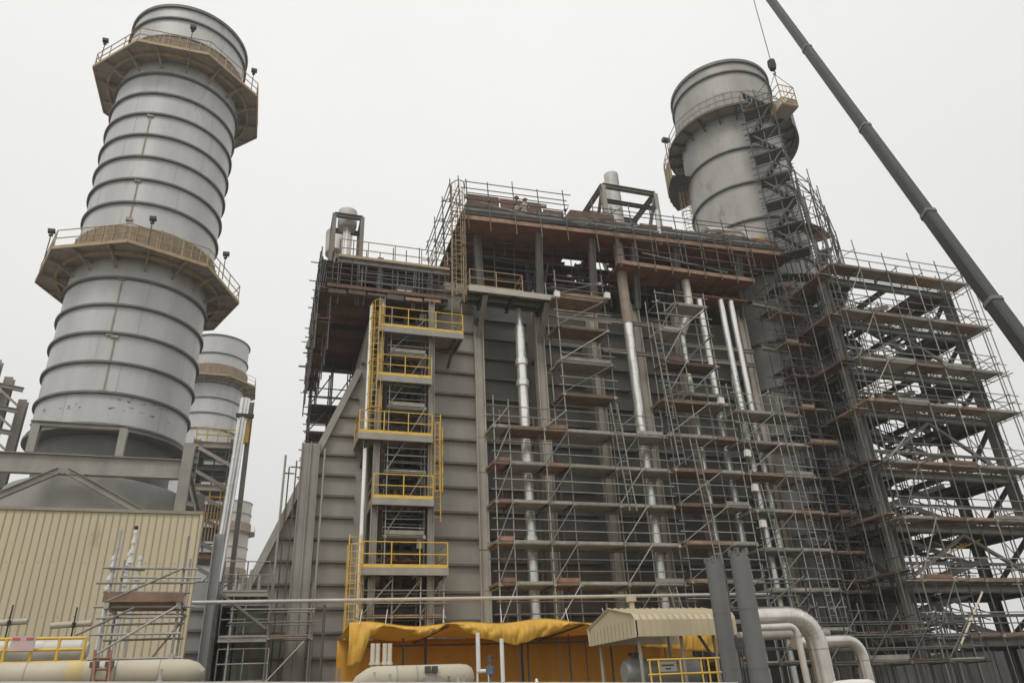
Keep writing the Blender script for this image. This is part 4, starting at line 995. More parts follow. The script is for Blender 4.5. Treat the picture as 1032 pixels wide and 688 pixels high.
# ================================================================== LEFT MIDDLE GROUND
BY = 26.0
TLb, TRb = at(-40,507,BY), at(204,517,BY)
t = thing('screen_wall', ((TLb.x+TRb.x)/2,BY,0), 'beige sheet-clad screen wall below the tallest stack', 'wall')
zr = TRb.z
mb = MB(); mb.box(TLb.x-3,BY,0,TRb.x,BY+.3,zr); mb.build('wall', BEIGE, t)
for k in range(3):   # sheeting ribs
    mb = MB(); x = TRb.x-.3*(k+1)/3
mb = MB(); x = TRb.x-.08; k = 0
while x > TLb.x-3:
    mb.box(x-.01,BY-.025,0,x+.01,BY,zr-.055); x -= .21; k += 1
mb.build('sheet_seams', mat('beige seam', (.36,.315,.225), .6, 0, .1, 1), t)
mb = MB(); z = zr-1.6
while z > 0:
    x = TRb.x-.18
    while x > TLb.x-3: mb.box(x-.012,BY-.012,z-.012,x+.012,BY-.001,z+.012); x -= .42
    z -= 1.55
mb.build('fixing_screws', mat('screw steel', (.3,.27,.2)), t)
mb = MB(); mb.box(TLb.x-3,BY-.06,zr-.05,TRb.x+.03,BY+.35,zr+.05); mb.build('roof_edge', mat('eave strip', (.3,.27,.21)), t)
mb = MB(); mb.box(TRb.x-.05,BY-.05,0,TRb.x+.03,BY+.36,zr-.055); mb.build('corner_flashing', CREAM, t)

# rear boiler plant between the beige screen wall and the duct
t = thing('exhaust_casing', (-2.5,33.5,0), 'dark grey ribbed casing in the gap right of the beige screen wall', 'boiler')
U = 33.2
xa, xb = at(222,600,U).x, at(270,600,U).x; zt_ = at(205,587,U).z
mb = MB(); mb.box(xa-5,U,0,xa-.02,U+7,zt_); mb.build('wall', CASE2, t)
for k in range(8): box(t, 'stiffener', xa-4.9, U-.14, .5+k*.78, xa-.1, U-.002, .6+k*.78, RIB)
hbeam(t, 'column', (xa-.3,U-.35,0), (xa-.3,U-.35,at(222,540,U).z), .5, .4, CASE2, Vector((1,0,0)))
mb = MB(); mb.box(xa,U+1.6,0,xb-.1,U+7,at(240,596,U).z-.4); mb.build('dark_bay', DARK, t)
for px in (232,248,264):
    p = at(px,640,U+.6); hbeam(t, 'column', (p.x,U+.8,0), (p.x,U+.8,at(px,598,U).z), .22, .22, STEEL, Vector((1,0,0)))
for x_, r_ in ((xa+.35,.12),(xa+.8,.09),(xa+1.25,.14)): tube(t, 'bay_pipe', (x_,U+1.2,0), (x_,U+1.2,at(240,600,U).z-.5), r_, GALVD)
for k,(py,x0,x1) in enumerate(((594,224,270),(640,220,269),(686,216,268))):
    a, b = at(x0,py,U-.8), at(x1,py,U-.8)
    box(t, 'platform_floor', a.x, U-.8, a.z-.08, b.x, U+1.4, a.z, PLANKG)
    hbeam(t, 'platform_beam', (a.x,U-.85,a.z-.16), (b.x,U-.85,a.z-.16), .1, .2, STEEL)
    handrail(t, [(a.x,U-.8,a.z),(b.x,U-.8,a.z)], GALV, 1.1, .9, .026)
mb = MB(); a, b = at(222,597,U-.9), at(268,633,U-.9); mb.bar(a,b,.1,.1); mb.build('diagonal_brace', GALV, t)
for px,py in ((246,577),(254,574),(262,580)):
    p = at(px,py,U); tube(t, 'vent_stub', (p.x,U,p.z-1.2), (p.x,U,p.z), .07, STEEL)

t = thing('pipe_tower', (at(215,500,58).x,58,0), 'steel tower with yellow rails and stairs in front of the half hidden stack', 'steel tower')
for px in (199,236):
    p = at(px,445,58); hbeam(t, 'column', (p.x,58,0), (p.x,58,p.z+.2), .5, .5, STEEL, Vector((1,0,0)))
    hbeam(t, 'column', (p.x,62,0), (p.x,62,p.z+.2), .5, .5, STEELD, Vector((1,0,0)))
xa, xb = at(197,447,58).x, at(240,447,58).x
for py, m in ((449,STEELP),(472,STEELD),(492,STEELP),(512,STEELD),(535,STEELD),(560,PLANK)):
    z = at(220,py,58).z
    hbeam(t, 'floor_beam', (xa,57.9,z), (xb,57.9,z), .3, .45, m)
    box(t, 'floor', xa, 58.2, z+.1, xb, 62, z+.2, STEELD)
    for h in (.6,1.1): tube(t, 'hand_rail', (xa,57.9,z+h+.2), (xb,57.9,z+h+.2), .05, YEL if py in (449,512,535) else GALVD)
    for q in range(5): x = xa+(xb-xa)*q/4; tube(t, 'rail_post', (x,57.9,z+.2), (x,57.9,z+1.3), .05, YEL if py in (449,512,535) else GALVD)
    mb = MB(); mb.bar((xa+.3,57.8,z-.3),(xb-.3,57.8,z-1.6),.2,.25); mb.build('stair_string', STEELP if py == 449 else STEEL, t)
for k in range(9):
    for q in range(4):
        pass
mb = MB()
for q in range(9): x = at(206+3.2*q,520,57.6).x; mb.tube((x,57.6,at(220,545,57.6).z),(x,57.6,at(220,508,57.6).z),.05,6)
mb.build('cage_bars', OCHRE, t)
p = at(249,402,57); q = at(222,560,57)
t = thing('insulated_pipe', (p.x,57,0), 'thick pale silver pipe rising in front of the half hidden stack', 'pipe')
mb = MB(); jacket(mb, [(q.x-.6,57,0),(q.x,57,q.z),(p.x-.1,57,p.z)], .36, 2.0, 16); mb.build('pipe_run', SILV, t, True)
t = thing('lattice_mast', (p.x+.9,57.5,0), 'dark steel post with yellow box right of the thick silver pipe', 'post')
a = at(250,405,57.5); hbeam(t, 'mast', (q.x+.9,57.5,0), (a.x+.3,57.5,a.z), .36, .36, STEEL, Vector((1,0,0)))
b = at(247,435,57.2); mb = MB(); mb.box(b.x-.35,57,b.z-.9,b.x+.3,57.4,b.z+1.0); mb.build('yellow_box', YEL, t)
b = at(242,420,57); mb = MB(); mb.box(b.x-.3,56.6,b.z-.1,b.x+1.0,56.9,b.z+.16); mb.build('cross_arm', STEELD, t)

scaffold('scaffold', 'grey scaffold beside the platforms left of the sloping duct', [-3.4,-2.4,-1.2], [36.5,37.6], [3.2,4.8,6.6], 7.9, z0=0, m=GALVD, decks=lambda i,k: PLANKG if i else None, over=.3)
t = scaffold('scaffold', 'light scaffold with one brown plank lift in front of the sloping duct', [-1.1,.3,1.9], [32.4,33.3], [4.9], 6.8, z0=0, m=GALV, decks=lambda i,k: PLANK, over=.3, brace=False)
tube(t, 'diagonal_brace', (-.6,32.3,2.2), (1.7,32.3,4.7), .03, GALV)
for k,(px,py) in enumerate(((291,455),(299,462))):
    pass
for x,z,l in ((.55,12.1,'left'),(.85,12.4,'right')):
    t = thing('scaffold_pole', (x,33.6,0), '%s one of two tall thin poles standing against the sloping duct' % l, 'pole', 'thin poles by the duct')
    mb = MB(); mb.tube((x,33.6,0),(x,33.6,z),.03,8); mb.bar((x-.25,33.6,z-.3),(x+.25,33.6,z-.3),.05,.05); mb.build('pole_shaft', GALVD, t)

# ================================================================== NEAR LEFT
NY = 20.0
a, b = at(95,600,NY), at(186,600,NY)
zz = at(140,608,NY).z
t = scaffold('scaffold', 'small scaffold with brown plank platform in front of the beige screen wall', [a.x+.3,b.x-.1], [NY,NY+1.3], [at(140,660,NY).z, zz], at(150,570,NY).z, z0=0, m=GALV, tr=.026, over=.35, decks=lambda i,k: PLANK if k else None, rails=(.45,.8) , up_jit=.9)
box(t, 'toe_board', a.x+.2, NY-.08, zz+.03, b.x, NY-.04, zz+.24, PLANK)
tube(t, 'diagonal_brace', (a.x-.2,NY-.1,at(100,640,NY).z), (a.x+.9,NY-.1,zz-.1), .026, GALV)
tube(t, 'diagonal_brace', (a.x+.1,NY+1.3,1.6), (b.x,NY+1.3,zz-.1), .026, GALV)
# safety valves
t = thing('relief_valves', at(128,640,21.5), 'cluster of white stepped relief valves on thin stems behind the small scaffold', 'valves')
for px, top, bot in ((137,534,650),(131,556,640),(120,548,650),(115,560,630),(142,560,640)):
    p = at(px,top,21.6); q = at(px-8,bot,21.6); mb = MB()
    z = p.z; mb.tube((p.x,21.6,2.0),(p.x,21.6,z-.2),.035,8)
    for k in range(4): mb.tube((p.x,21.6,z-.25*k),(p.x,21.6,z-.25*k-.1),.05+.012*k,8); mb.tube((p.x,21.6,z-.1-.25*k),(p.x,21.6,z-.25*k-.25),.03,8)
    mb.build('valve_stem', WHITE, t, True)
a_, b_ = at(108,572,21.5), at(146,574,21.5); tube(t, 'cross_bar', a_, b_, .03, GALV)
p = at(137,533,21.6); mb = MB(); mb.tube(p,p+Vector((0,0,.08)),.05,8); mb.build('valve_cap', BLACK, t)
# yellow railing & gear
t = thing('yellow_railing', at(40,660,17), 'yellow handrail at the lower left edge in front of the beige screen wall', 'railing')
a_, b_ = at(-20,644,17), at(86,646,17)
for z in (a_.z,a_.z-.2,a_.z-.42): tube(t, 'hand_rail', (a_.x,17,z), (b_.x,17,z), .028, YEL)
for k in range(5): x = a_.x+(b_.x-a_.x)*k/4; tube(t, 'rail_post', (x,17,0), (x,17,a_.z), .03, YEL)
t = thing('notice_board', at(23,648,16.9), 'small faded red and white notice hung on the yellow handrail', 'sign')
p = at(23,648,16.9); mb = MB(); mb.box(p.x-.2,16.88,p.z-.13,p.x+.2,16.91,p.z+.13); mb.build('panel', mat('faded notice', (.6,.45,.42)), t)
mb = MB(); mb.box(p.x-.18,16.87,p.z+.06,p.x-.06,16.879,p.z+.1); mb.box(p.x+.05,16.87,p.z+.06,p.x+.17,16.879,p.z+.1); mb.build('red_mark', RED, t)
for px, l in ((17,'left'),(55,'right')):
    p = at(px,655,18.5); o = thing('jacketed_drum', (p.x,18.5,0), 'pale rounded jacket behind the yellow handrail, %s of the two' % l, 'vessel', 'pale jacketed vessels')
    mb = MB(); mb.sweep([(p.x-.62,18.5,p.z),(p.x-.5,18.5,p.z),(p.x+.5,18.5,p.z),(p.x+.62,18.5,p.z)],[.14,.24,.24,.14],16); mb.build('jacket', mat('pale jacket', (.55,.53,.48), .5, .1), o, True)
    box(o, 'stand', p.x-.3, 18.4, 0, p.x+.3, 18.6, p.z-.2, BEIGEL)
for px,py in ((10,628),(75,630)):
    p = at(px,py,21); o = thing('pipe_stub', p, 'short pale pipe stub with black valve stem %s' % ('at the photo edge' if px == 10 else 'left of the small scaffold'), 'valve', 'pipe stubs')
    mb = MB(); mb.tube((p.x-.5,21,p.z),(p.x+.35,21,p.z+.05),.07,10); mb.build('pipe_run', BEIGEL, o, True)
    mb = MB(); mb.tube((p.x,20.9,0),(p.x,20.9,p.z+.4),.018,8); mb.tube((p.x,20.9,p.z-.06),(p.x,20.9,p.z+.06),.04,8); mb.build('valve_stem', BLACK, o, True)
# beige pipe with domed end
p0, p1 = at(-30,678,14), at(190,678,14)
t = thing('large_pipe', ((p0.x+p1.x)/2,14,0), 'thick beige pipe with domed end along the bottom left', 'pipe')
r_ = .195; zc = at(100,679,14).z
xe = at(205,678,14).x
mb = MB(); mb.sweep([(p0.x-2,14,zc),(xe-.42,14,zc),(xe-.25,14,zc-.005),(xe-.12,14,zc-.02),(xe-.03,14,zc-.05),(xe,14,zc-.08)],[r_,r_,r_*.97,r_*.8,r_*.5,r_*.15],24); mb.build('pipe_run', BEIGEL, t, True)
x_ = at(70,675,14).x; mb = MB(); mb.sweep([(x_,14,zc),(x_+.22,14,zc)],r_*1.012,24); mb.build('painted_band', mat('dusty yellow band', (.55,.43,.2)), t, True)
for px in (97,112):
    x_ = at(px,676,14).x; mb = MB(); mb.sweep([(x_-.03,14,zc),(x_+.03,14,zc)],r_*1.05,24); mb.box(x_-.06,13.7,zc+.08,x_+.06,13.8,zc+.16); mb.build('clamp', STEELD, t)
for k in range(6):
    x_ = p0.x-.5+k*.62; mb = MB(); mb.sweep([(x_,14,zc),(x_+.02,14,zc)],r_*1.01,24); mb.build('weld_seam', PLANKG, t, True)
for x_ in (p0.x,p1.x-.4): box(t, 'pipe_support', x_-.1, 13.8, 0, x_+.1, 14.2, zc-r_+.03, STEELD)
t = thing('rusty_ladder', at(101,680,13), 'rusty brown ladder leaning against the beige pipe', 'ladder')
for px in (95,111):
    a_, b_ = at(px+1,655,13.3), at(px-2,690,13.0); tube(t, 'stile', b_-(a_-b_)*1.2, a_, .022, RUST)
for py in (663,674,685):
    tube(t, 'rung', at(94,py,13.2), at(110,py,13.2), .016, RUST)

# ================================================================== BOTTOM CENTRE
# parapet
pa, pb = at(-60,686.0,Z=2.05), at(744,687.0,Z=2.05)
t = thing('white_parapet', ((pa.x+pb.x)/2,(pa.y+pb.y)/2,0), 'low white parapet along the bottom edge of the photo', 'wall')
zp = 2.05; dpar = Vector((pb.x-pa.x,pb.y-pa.y,0)); npar = Vector((-dpar.y,dpar.x,0)).normalized()
quad = lambda o0,o1: [((pa+npar*o0).x,(pa+npar*o0).y),((pb+npar*o0).x,(pb+npar*o0).y),((pb+npar*o1).x,(pb+npar*o1).y),((pa+npar*o1).x,(pa+npar*o1).y)]
mb = MB(); mb.polyslab(quad(.05,.35),0,zp-.06); mb.build('parapet_wall', CONC, t)
mb = MB(); mb.polyslab(quad(0,.4),zp-.058,zp); mb.build('coping', WHITE, t)
for px, ht in ((342,.13),(378,.1),(393,.08),(452,.07),(462,.09),(468,.08),(541,.05),(160,.1)):
    f_ = (px+60)/804; 
    best = min(range(401), key=lambda k: abs(516+F*(pa+(pb-pa)*k/400+npar*.2-EYE).dot(rt)/(pa+(pb-pa)*k/400+npar*.2-EYE).dot(fw)-px))
    p = pa+(pb-pa)*best/400+npar*.2
    o = thing('conduit_stub', (p.x,p.y,zp), 'thin pipe stub rising from the white parapet, %s' % {342:'below the left edge of the tarpaulin',378:'left one before the domed tank',393:'second before the domed tank',452:'first of three before the tank end',462:'second of three before the tank end',468:'third of three before the tank end',541:'below the tarpaulin middle',160:'before the thick beige pipe'}[px], 'pipe', 'thin stubs on the parapet')
    mb = MB(); mb.tube((p.x,p.y,zp-.02),(p.x,p.y,zp+ht),.014,8); mb.tube((p.x,p.y,zp),(p.x,p.y,zp+.02),.024,8); mb.build('stub_pipe', GALV if px != 541 else WHITE, o, True)

# beige tank
t = thing('domed_tank', at(415,678,14), 'horizontal beige tank with rounded ends before the yellow tarpaulin', 'tank')
zc = at(415,683,14).z; xa, xb = at(354,680,14).x, at(477,680,14).x; r_ = .21
mb = MB(); mb.sweep([(xa,14,zc-.12),(xa+.12,14,zc-.06),(xa+.3,14,zc-.01),(xa+.42,14,zc),(xb-.25,14,zc),(xb-.12,14,zc),(xb-.04,14,zc),(xb,14,zc)],[.03,r_*.6,r_*.92,r_,r_,r_*.93,r_*.7,r_*.3],24); mb.build('tank_shell', BEIGEL, t, True)
for px in (398,418,436):
    x_ = at(px,680,14).x; mb = MB(); mb.sweep([(x_,14,zc),(x_+.025,14,zc)],r_*1.02,24); mb.build('seam_band', STEEL, t, True)
for px in (431,438):
    p = at(px,674,13.78); mb = MB(); mb.box(p.x-.05,13.74,p.z-.05,p.x+.05,13.8,p.z+.05); mb.build('gauge', DARK, t)
for x_ in (xa+.6,xb-.5): box(t, 'saddle', x_-.1, 13.85, 0, x_+.1, 14.15, zc-r_*.8, STEELD)
p = at(437,683,13.6); box(t, 'terminal_box', p.x-.15, 13.5, 1.5, p.x+.15, 13.74, p.z+.02, STEEL)

# chimney-like vents before the tarp
for px,l in ((376,'first'),(381,'second'),(388,'third'),(393,'last')):
    p = at(px,648,17.5); o = thing('vent_pipe', (p.x,17.5,0), 'slim cream vent pipe with flanged top, %s of four behind the domed tank' % l, 'vent', 'cream vents behind the domed tank')
    mb = MB(); mb.tube((p.x,17.5,0),(p.x,17.5,p.z-.4),.045,10); mb.build('vent_stem', CREAM, o, True)
    mb = MB(); mb.tube((p.x,17.5,p.z-.4),(p.x,17.5,p.z),.05,12); mb.tube((p.x,17.5,p.z-.43),(p.x,17.5,p.z-.38),.07,12); mb.build('vent_head', mat('cream vent', (.66,.60,.48)), o, True)

# tarpaulin shelter
t = thing('tarpaulin_shelter', (10,28,0), 'sagging yellow tarpaulin shelter below the boiler front', 'shelter')
TY = 28.0
xa, xb = at(352,628,TY).x, at(722,628,TY).x
zt_ = at(500,627,TY).z
def drop(x):
    u = (x-xa)/(xb-xa)
    # scalloped lower edge of the front sheet: pixel heights read along the edge
    K = [(352,672),(362,668),(372,640),(385,632),(400,636),(418,641),(430,637),(440,629),(446,630),(460,638),(475,644),(490,647),(505,650),(512,648),(530,642),(548,636),(562,630),(572,629),(590,633),(605,636),(640,652),(700,656),(724,660)]
    px = 352+u*370
    for (p0_,y0_),(p1_,y1_) in zip(K,K[1:]):
        if p0_ <= px <= p1_:
            f_ = (px-p0_)/(p1_-p0_); f_ = f_*f_*(3-2*f_); return at(px, y0_+(y1_-y0_)*f_, TY).z
    return zt_-1
mb = MB(); nx, nz = 520, 16; rw = random.Random(4)
ph = [rw.uniform(0,6) for _ in range(6)]
for i in range(nx+1):
    x = xa+(xb-xa)*i/nx; zb_ = drop(x); ztop = zt_+.06*math.sin(x*1.9+1)+.05*math.sin(x*.8)
    for k in range(nz+1):
        f_ = k/nz; h = ztop+(zb_-ztop)*f_
        fold = (.05*math.sin(x*9+f_*2.5+ph[0])+.03*math.sin(x*19-f_*2+ph[1])+.05*math.sin(x*2.6+f_*4+ph[2])+.035*math.sin(x*31+3*math.sin(x*1.3)*f_+ph[3])*abs(math.sin(x*.9)))*min(1,f_*1.5+.1)
        mb.v.append(Vector((x, TY-.12*math.sin(math.pi*f_)-abs(fold)*.9, h)))
for i in range(nx):
    for k in range(nz):
        a_ = i*(nz+1)+k; mb.f.append([a_,a_+1,a_+nz+2,a_+nz+1])
o = mb.build('front_sheet', TARP, t, True)
s_ = o.modifiers.new('thick','SOLIDIFY'); s_.thickness = .012
mb = MB(); nx, ny = 90, 14
for i in range(nx+1):
    x = xa+(xb-xa)*i/nx
    for k in range(ny+1):
        y = TY+4.2*k/ny; z = zt_+.06*math.sin(x*1.9+1)+.05*math.sin(x*.8)-.16*abs(math.sin(x*.85))*math.sin(math.pi*k/ny)-.10*k/ny
        mb.v.append(Vector((x,y,z+.02)))
for i in range(nx):
    for k in range(ny):
        a_ = i*(ny+1)+k; mb.f.append([a_,a_+1,a_+ny+2,a_+ny+1])
o = mb.build('roof_sheet', TARP, t, True); s_ = o.modifiers.new('thick','SOLIDIFY'); s_.thickness = .012
mb = MB(); nx, nz = 120, 8
for i in range(nx+1):
    x = xa+(xb+1-xa)*i/nx
    for k in range(nz+1):
        f_ = k/nz; mb.v.append(Vector((x, TY+4.0+.05*math.sin(x*5+f_*2)+.04*math.sin(x*11), zt_-.15+(0.02-zt_+.15)*f_)))
for i in range(nx):
    for k in range(nz):
        a_ = i*(nz+1)+k; mb.f.append([a_,a_+1,a_+nz+2,a_+nz+1])
o = mb.build('back_sheet', TARPB, t, True); s_ = o.modifiers.new('thick','SOLIDIFY'); s_.thickness = .012
mb = MB(); mb.sweep([(xa,TY,zt_),(xa+.02,TY,zt_-.5)], .02, 6)
for px in (362,388,446,505,572,610):
    a_ = at(px,627,TY); tube(t, 'tie_rope', (a_.x,TY-.1,zt_), (a_.x+.15,TY+.5,zt_+.55), .012, WHITE)
for px in (414,480,506,546,590): x_ = at(px,660,TY+.4).x; tube(t, 'shelter_post', (x_,TY+(.3 if px in (480,506) else 2.0),0), (x_,TY+(.3 if px in (480,506) else 2.0),zt_-.25), .04, WHITE if px in (480,506) else GALVD)
for z in (2.35,2.65,zt_-.55): tube(t, 'shelter_rail', (xa+.2,TY+2.05,z), (xb,TY+2.05,z), .035, STEELD)
for px in (440,570,655): x_ = at(px,632,TY+2).x; tube(t, 'roof_bearer', (x_,TY,zt_-.1), (x_-.5,TY+4,zt_-.3), .04, STEELD)

for px, l in ((482,'left'),(506,'right')):
    x_ = at(px,660,24).x; o = thing('white_standpipe', (x_,24,0), '%s one of two white standpipes before the yellow tarpaulin' % l, 'pipe', 'white standpipes')
    zt2_ = at(px,637 if px == 482 else 643,24).z
    mb = MB(); mb.tube((x_,24,0 if px == 506 else at(482,676,24).z),(x_,24,zt2_),.065,12); mb.build('pipe_run', WHITE, o, True)
    mb = MB()
    if px == 482: mb.tube((x_-.05,24,at(482,676,24).z),(x_+.35,24,at(482,676,24).z),.06,12); mb.tube((x_+.35,24,0),(x_+.35,24,at(482,676,24).z+.06),.06,12)
    else: mb.tube((x_,24,2.0),(x_,24,2.2),.14,12)
    mb.build('foot_elbow', WHITE, o, True)
p = at(494,675,20); o = thing('valve', (p.x,20,0), 'small blue-grey valve with hand wheel between the white standpipes', 'valve')
mb = MB(); mb.tube((p.x,20,0),(p.x,20,p.z+.35),.035,8); mb.tube((p.x,20,p.z-.1),(p.x,20,p.z+.1),.11,10); mb.build('valve_body', mat('blue grey', (.12,.15,.2)), o, True)
mb = MB(); mb.lathe(p.x,20,[(.1,p.z+.3),(.14,p.z+.3),(.14,p.z+.33),(.1,p.z+.33),(.1,p.z+.3)],14); mb.build('hand_wheel', DARK, o)

# gabled canopy with tank
CY0, CY1 = 20.0, 23.2
t = thing('gabled_canopy', (11,20.5,0), 'cream ribbed gable roof on posts standing before the tarpaulin', 'canopy')
# the gable end faces left-front; the long eave runs to the right
gL = at(603,650,22.2); gR = at(641,641,19.0); ap = at(618,614,20.6); er = at(742,640,19.0); rr2 = at(716,614,20.6)
ze = gR.z; xg0 = gR.x; xg1 = er.x
yF, yB, yM = 19.0, 22.2, 20.6
zap = ap.z
ev = gL.z
def gable_curve(n=12):
    pts = [(yF,ze),(yF,ze+.42),(yF+.12,ze+.55)]
    for k in range(1,n): f_ = k/n; pts.append((yF+.12+(yM-yF-.12)*f_, ze+.55+(zap-ze-.55)*f_))
    pts.append((yM,zap))
    for k in range(1,n+1): f_ = k/n; pts.append((yM+(yB-yM)*f_, zap+(ze+.5-zap)*f_))
    pts.append((yB,ze+.05)); return pts
gc = gable_curve()
mb = MB(); nr = 60
for i in range(nr*2+1):
    x = xg0+(xg1-xg0)*i/(nr*2); b_ = .05 if (i % 8) in (0,) else 0
    for y,z in gc: mb.v.append(Vector((x,y-(b_ if z < ze+.6 and y < yM else 0),z+(b_ if z > ze+.3 else 0))))
m_ = len(gc)
for i in range(nr*2):
    for k in range(m_-1): mb.f.append([i*m_+k,i*m_+k+1,(i+1)*m_+k+1,(i+1)*m_+k])
o = mb.build('roof', CREAM, t); s_ = o.modifiers.new('thick','SOLIDIFY'); s_.thickness = .03
mb = MB(); n_ = len(gc); mb.add([(xg0+.03,y,z-.01) for y,z in gc]+[(xg0+.07,y,z-.01) for y,z in gc],[list(range(n_)),list(range(2*n_-1,n_-1,-1))]+[[k,(k+1)%n_,(k+1)%n_+n_,k+n_] for k in range(n_)]); mb.build('gable_sheet', CREAM, t)
mb = MB(); k_ = yF+.3
while k_ < yB-.1: mb.box(xg0+.015,k_-.006,ze+.02,xg0+.028,k_+.006,ze+.45); k_ += .25
mb.build('gable_seams', mat('beige seam', (.36,.315,.225)), t)
for x_ in (xg0+.25,(xg0+xg1)/2,xg1-.5):
    for y_ in (yF+.35,yB-.3): tube(t, 'post', (x_,y_,0), (x_,y_,ze+.3), .05, STEEL)
mb = MB(); mb.bar((xg1-.5,yF+.35,ze-.7),(xg1-1.0,yF+.35,ze+.1),.06,.06); mb.bar((xg1-.5,yF+.35,ze-.7),(xg1-.1,yF+.35,ze+.1),.06,.06); mb.build('knee_brace', STEELD, t)
p = at(637,612,20.6); mb = MB(); mb.tube((p.x-.0,20.6,zap-.1),(p.x,20.6,at(636,604,20.6).z),.08,12); mb.tube((p.x,20.6,at(636,606,20.6).z),(p.x,20.6,at(636,601,20.6).z),.15,12); mb.build('roof_vent', CREAM, t, True)
t = thing('chemical_tank', at(665,675,20.6), 'grey horizontal tank with white sign under the gabled canopy', 'tank')
zc = at(665,676,20.6).z; xa2, xb2 = at(629,676,20.6).x, at(702,676,20.6).x; r_ = .36
mb = MB(); mb.sweep([(xa2,20.6,zc),(xa2+.08,20.6,zc),(xa2+.25,20.6,zc),(xb2-.05,20.6,zc),(xb2,20.6,zc)],[r_*.7,r_*.92,r_,r_,r_*.9],24); mb.build('tank_shell', mat('tank grey', (.3,.3,.295), .45, .3, .12, 2), t, True)
p = at(673,671,20.2); mb = MB(); mb.box(p.x-.28,20.2,p.z-.13,p.x+.28,20.23,p.z+.13); mb.build('sign', WHITE, t)
mb = MB()
for row, w_ in ((.03,.19),(-.06,.07)):
    x_ = -w_
    while x_ < w_: mb.box(p.x+x_,20.19,p.z+row-.02,p.x+x_+.03,20.199,p.z+row+.02); x_ += .043
mb.build('sign_lettering', BLACK, t)
mb = MB(); p = at(640,665,20.6); mb.tube((p.x,20.6,zc+r_-.05),(p.x,20.6,zc+r_+.15),.1,10); mb.tube((p.x-.2,20.6,zc+r_+.1),(p.x+.2,20.6,zc+r_+.1),.04,8); mb.build('nozzle', DARK, t, True)
for x_ in (xa2+.4,xb2-.4): box(t, 'saddle', x_-.1, 20.4, 0, x_+.1, 20.8, zc-r_*.8, STEELD)
t = thing('yellow_railing', at(715,675,19.3), 'yellow guard rail around the tank under the gabled canopy', 'railing')
xa2, xb2 = at(652,663,18.9).x, at(736,663,18.9).x; z1_ = at(690,663.5,18.9).z
for z in (z1_,z1_-.35): tube(t, 'hand_rail', (xa2,18.9,z), (xb2,18.9,z), .026, YEL)
for px in (655,664,686,707,714,722,729,735): x_ = at(px,670,18.9).x; tube(t, 'rail_post', (x_,18.9,0), (x_,18.9,z1_), .024, YEL)
for px in (714,729): x_ = at(px,670,20.4).x; tube(t, 'rail_post', (x_,20.4,0), (x_,20.4,z1_), .024, YEL); tube(t, 'hand_rail', (x_,18.9,z1_), (x_,20.4,z1_), .024, YEL)

# dark cylinders
for px, Yd, ty, l in ((719,17.6,566,'left'),(744,16.2,558,'right')):
    p = at(px,ty,Yd); o = thing('dark_vent_column', (p.x,Yd,0), '%s one of two dark grey round vent columns beside the canopy' % l, 'column', 'dark round vent columns')
    mb = MB(); mb.lathe(p.x,Yd,[(.01,0),(.225,0),(.225,p.z-.15),(.215,p.z),(.01,p.z)],28); mb.build('column_shell', DUCTD, o, True)
    for k in range(5):
        a = 2*math.pi*k/5+.3; mb = MB(); mb.box(p.x+.21*math.cos(a)-.03,Yd+.21*math.sin(a)-.03,p.z-.05,p.x+.21*math.cos(a)+.03,Yd+.21*math.sin(a)+.03,p.z+.12); mb.build('lug', DUCTD, o)
    for z in (p.z-1.3,p.z-2.6): mb = MB(); mb.lathe(p.x,Yd,[(.22,z-.01),(.232,z-.01),(.232,z+.01),(.22,z+.01)],28); mb.build('weld_seam', DUCTD, o, True)
t = thing('cable_tray', at(752,660,17), 'bundle of thin grey conduits beside the dark vent columns', 'conduits')
for k in range(5): x_ = at(737+3.2*k,650,17.8).x; tube(t, 'conduit', (x_,17.8,0), (x_,17.8,at(740,658-3*k,17.8).z), .025, GALVD)
p = at(742,648,17.6); box(t, 'junction_box', p.x-.16, 17.4, p.z-.12, p.x+.16, 17.6, p.z+.12, DARK)

# silver elbow pipes
def elbow(label, pix, Yd, r, m, back=2.0):
    pts = [at(x,y,Yd) for x,y in pix]
    o = thing('elbow_pipe', (pts[-1].x,Yd,0), label, 'pipe', 'silver elbow pipes')
    zt_ = pts[0].z; xv = pts[-1].x
    path = bend([(pts[0].x,Yd,zt_-.05),(xv,Yd,zt_),(xv,Yd,0)], r*3.2, 9)
    mb = MB(); mb.sweep(path, r, 20)
    for i in range(1,len(path)-1,1):
        d_ = (path[i+1]-path[i]).normalized(); mb.sweep([path[i],path[i]+d_*.03], r*1.035, 20)
    k = 0
    while k < 8: z = zt_-r*3.2-.45*k; mb.sweep([(xv,Yd,z),(xv,Yd,z-.03)], r*1.035, 20) if z > 0 else None; k += 1
    mb.build('pipe_run', m, o, True)
    return o
elbow('thick silver elbow pipe turning down right of the dark vent columns', [(752,621),(822,640)], 22, .32, SILVB)
elbow('thin pale elbow pipe inside the thick silver elbow', [(756,631),(808,660)], 21.4, .10, SILVD)
elbow('middle-size silver elbow pipe below the stair tower scaffold', [(800,646),(869,660)], 25, .22, SILVB)
t = thing('level_pipe', at(790,641,25.5), 'grey level pipe running behind the silver elbows', 'pipe')
a_ = at(745,641,25.8); mb = MB(); mb.tube((a_.x,25.8,a_.z),(a_.x+4,25.8,a_.z+.05),.16,14); mb.build('pipe_run', STEEL, t, True)
t = thing('white_tank_top', at(858,690,17), 'rounded white tank top at the bottom edge by the elbow pipes', 'tank')
p = at(858,684,17); mb = MB(); mb.lathe(p.x,17,[(.02,p.z),(.4,p.z-.02),(.52,p.z-.08),(.56,p.z-.2),(.56,0)],28); mb.build('tank_shell', WHITE, t, True)
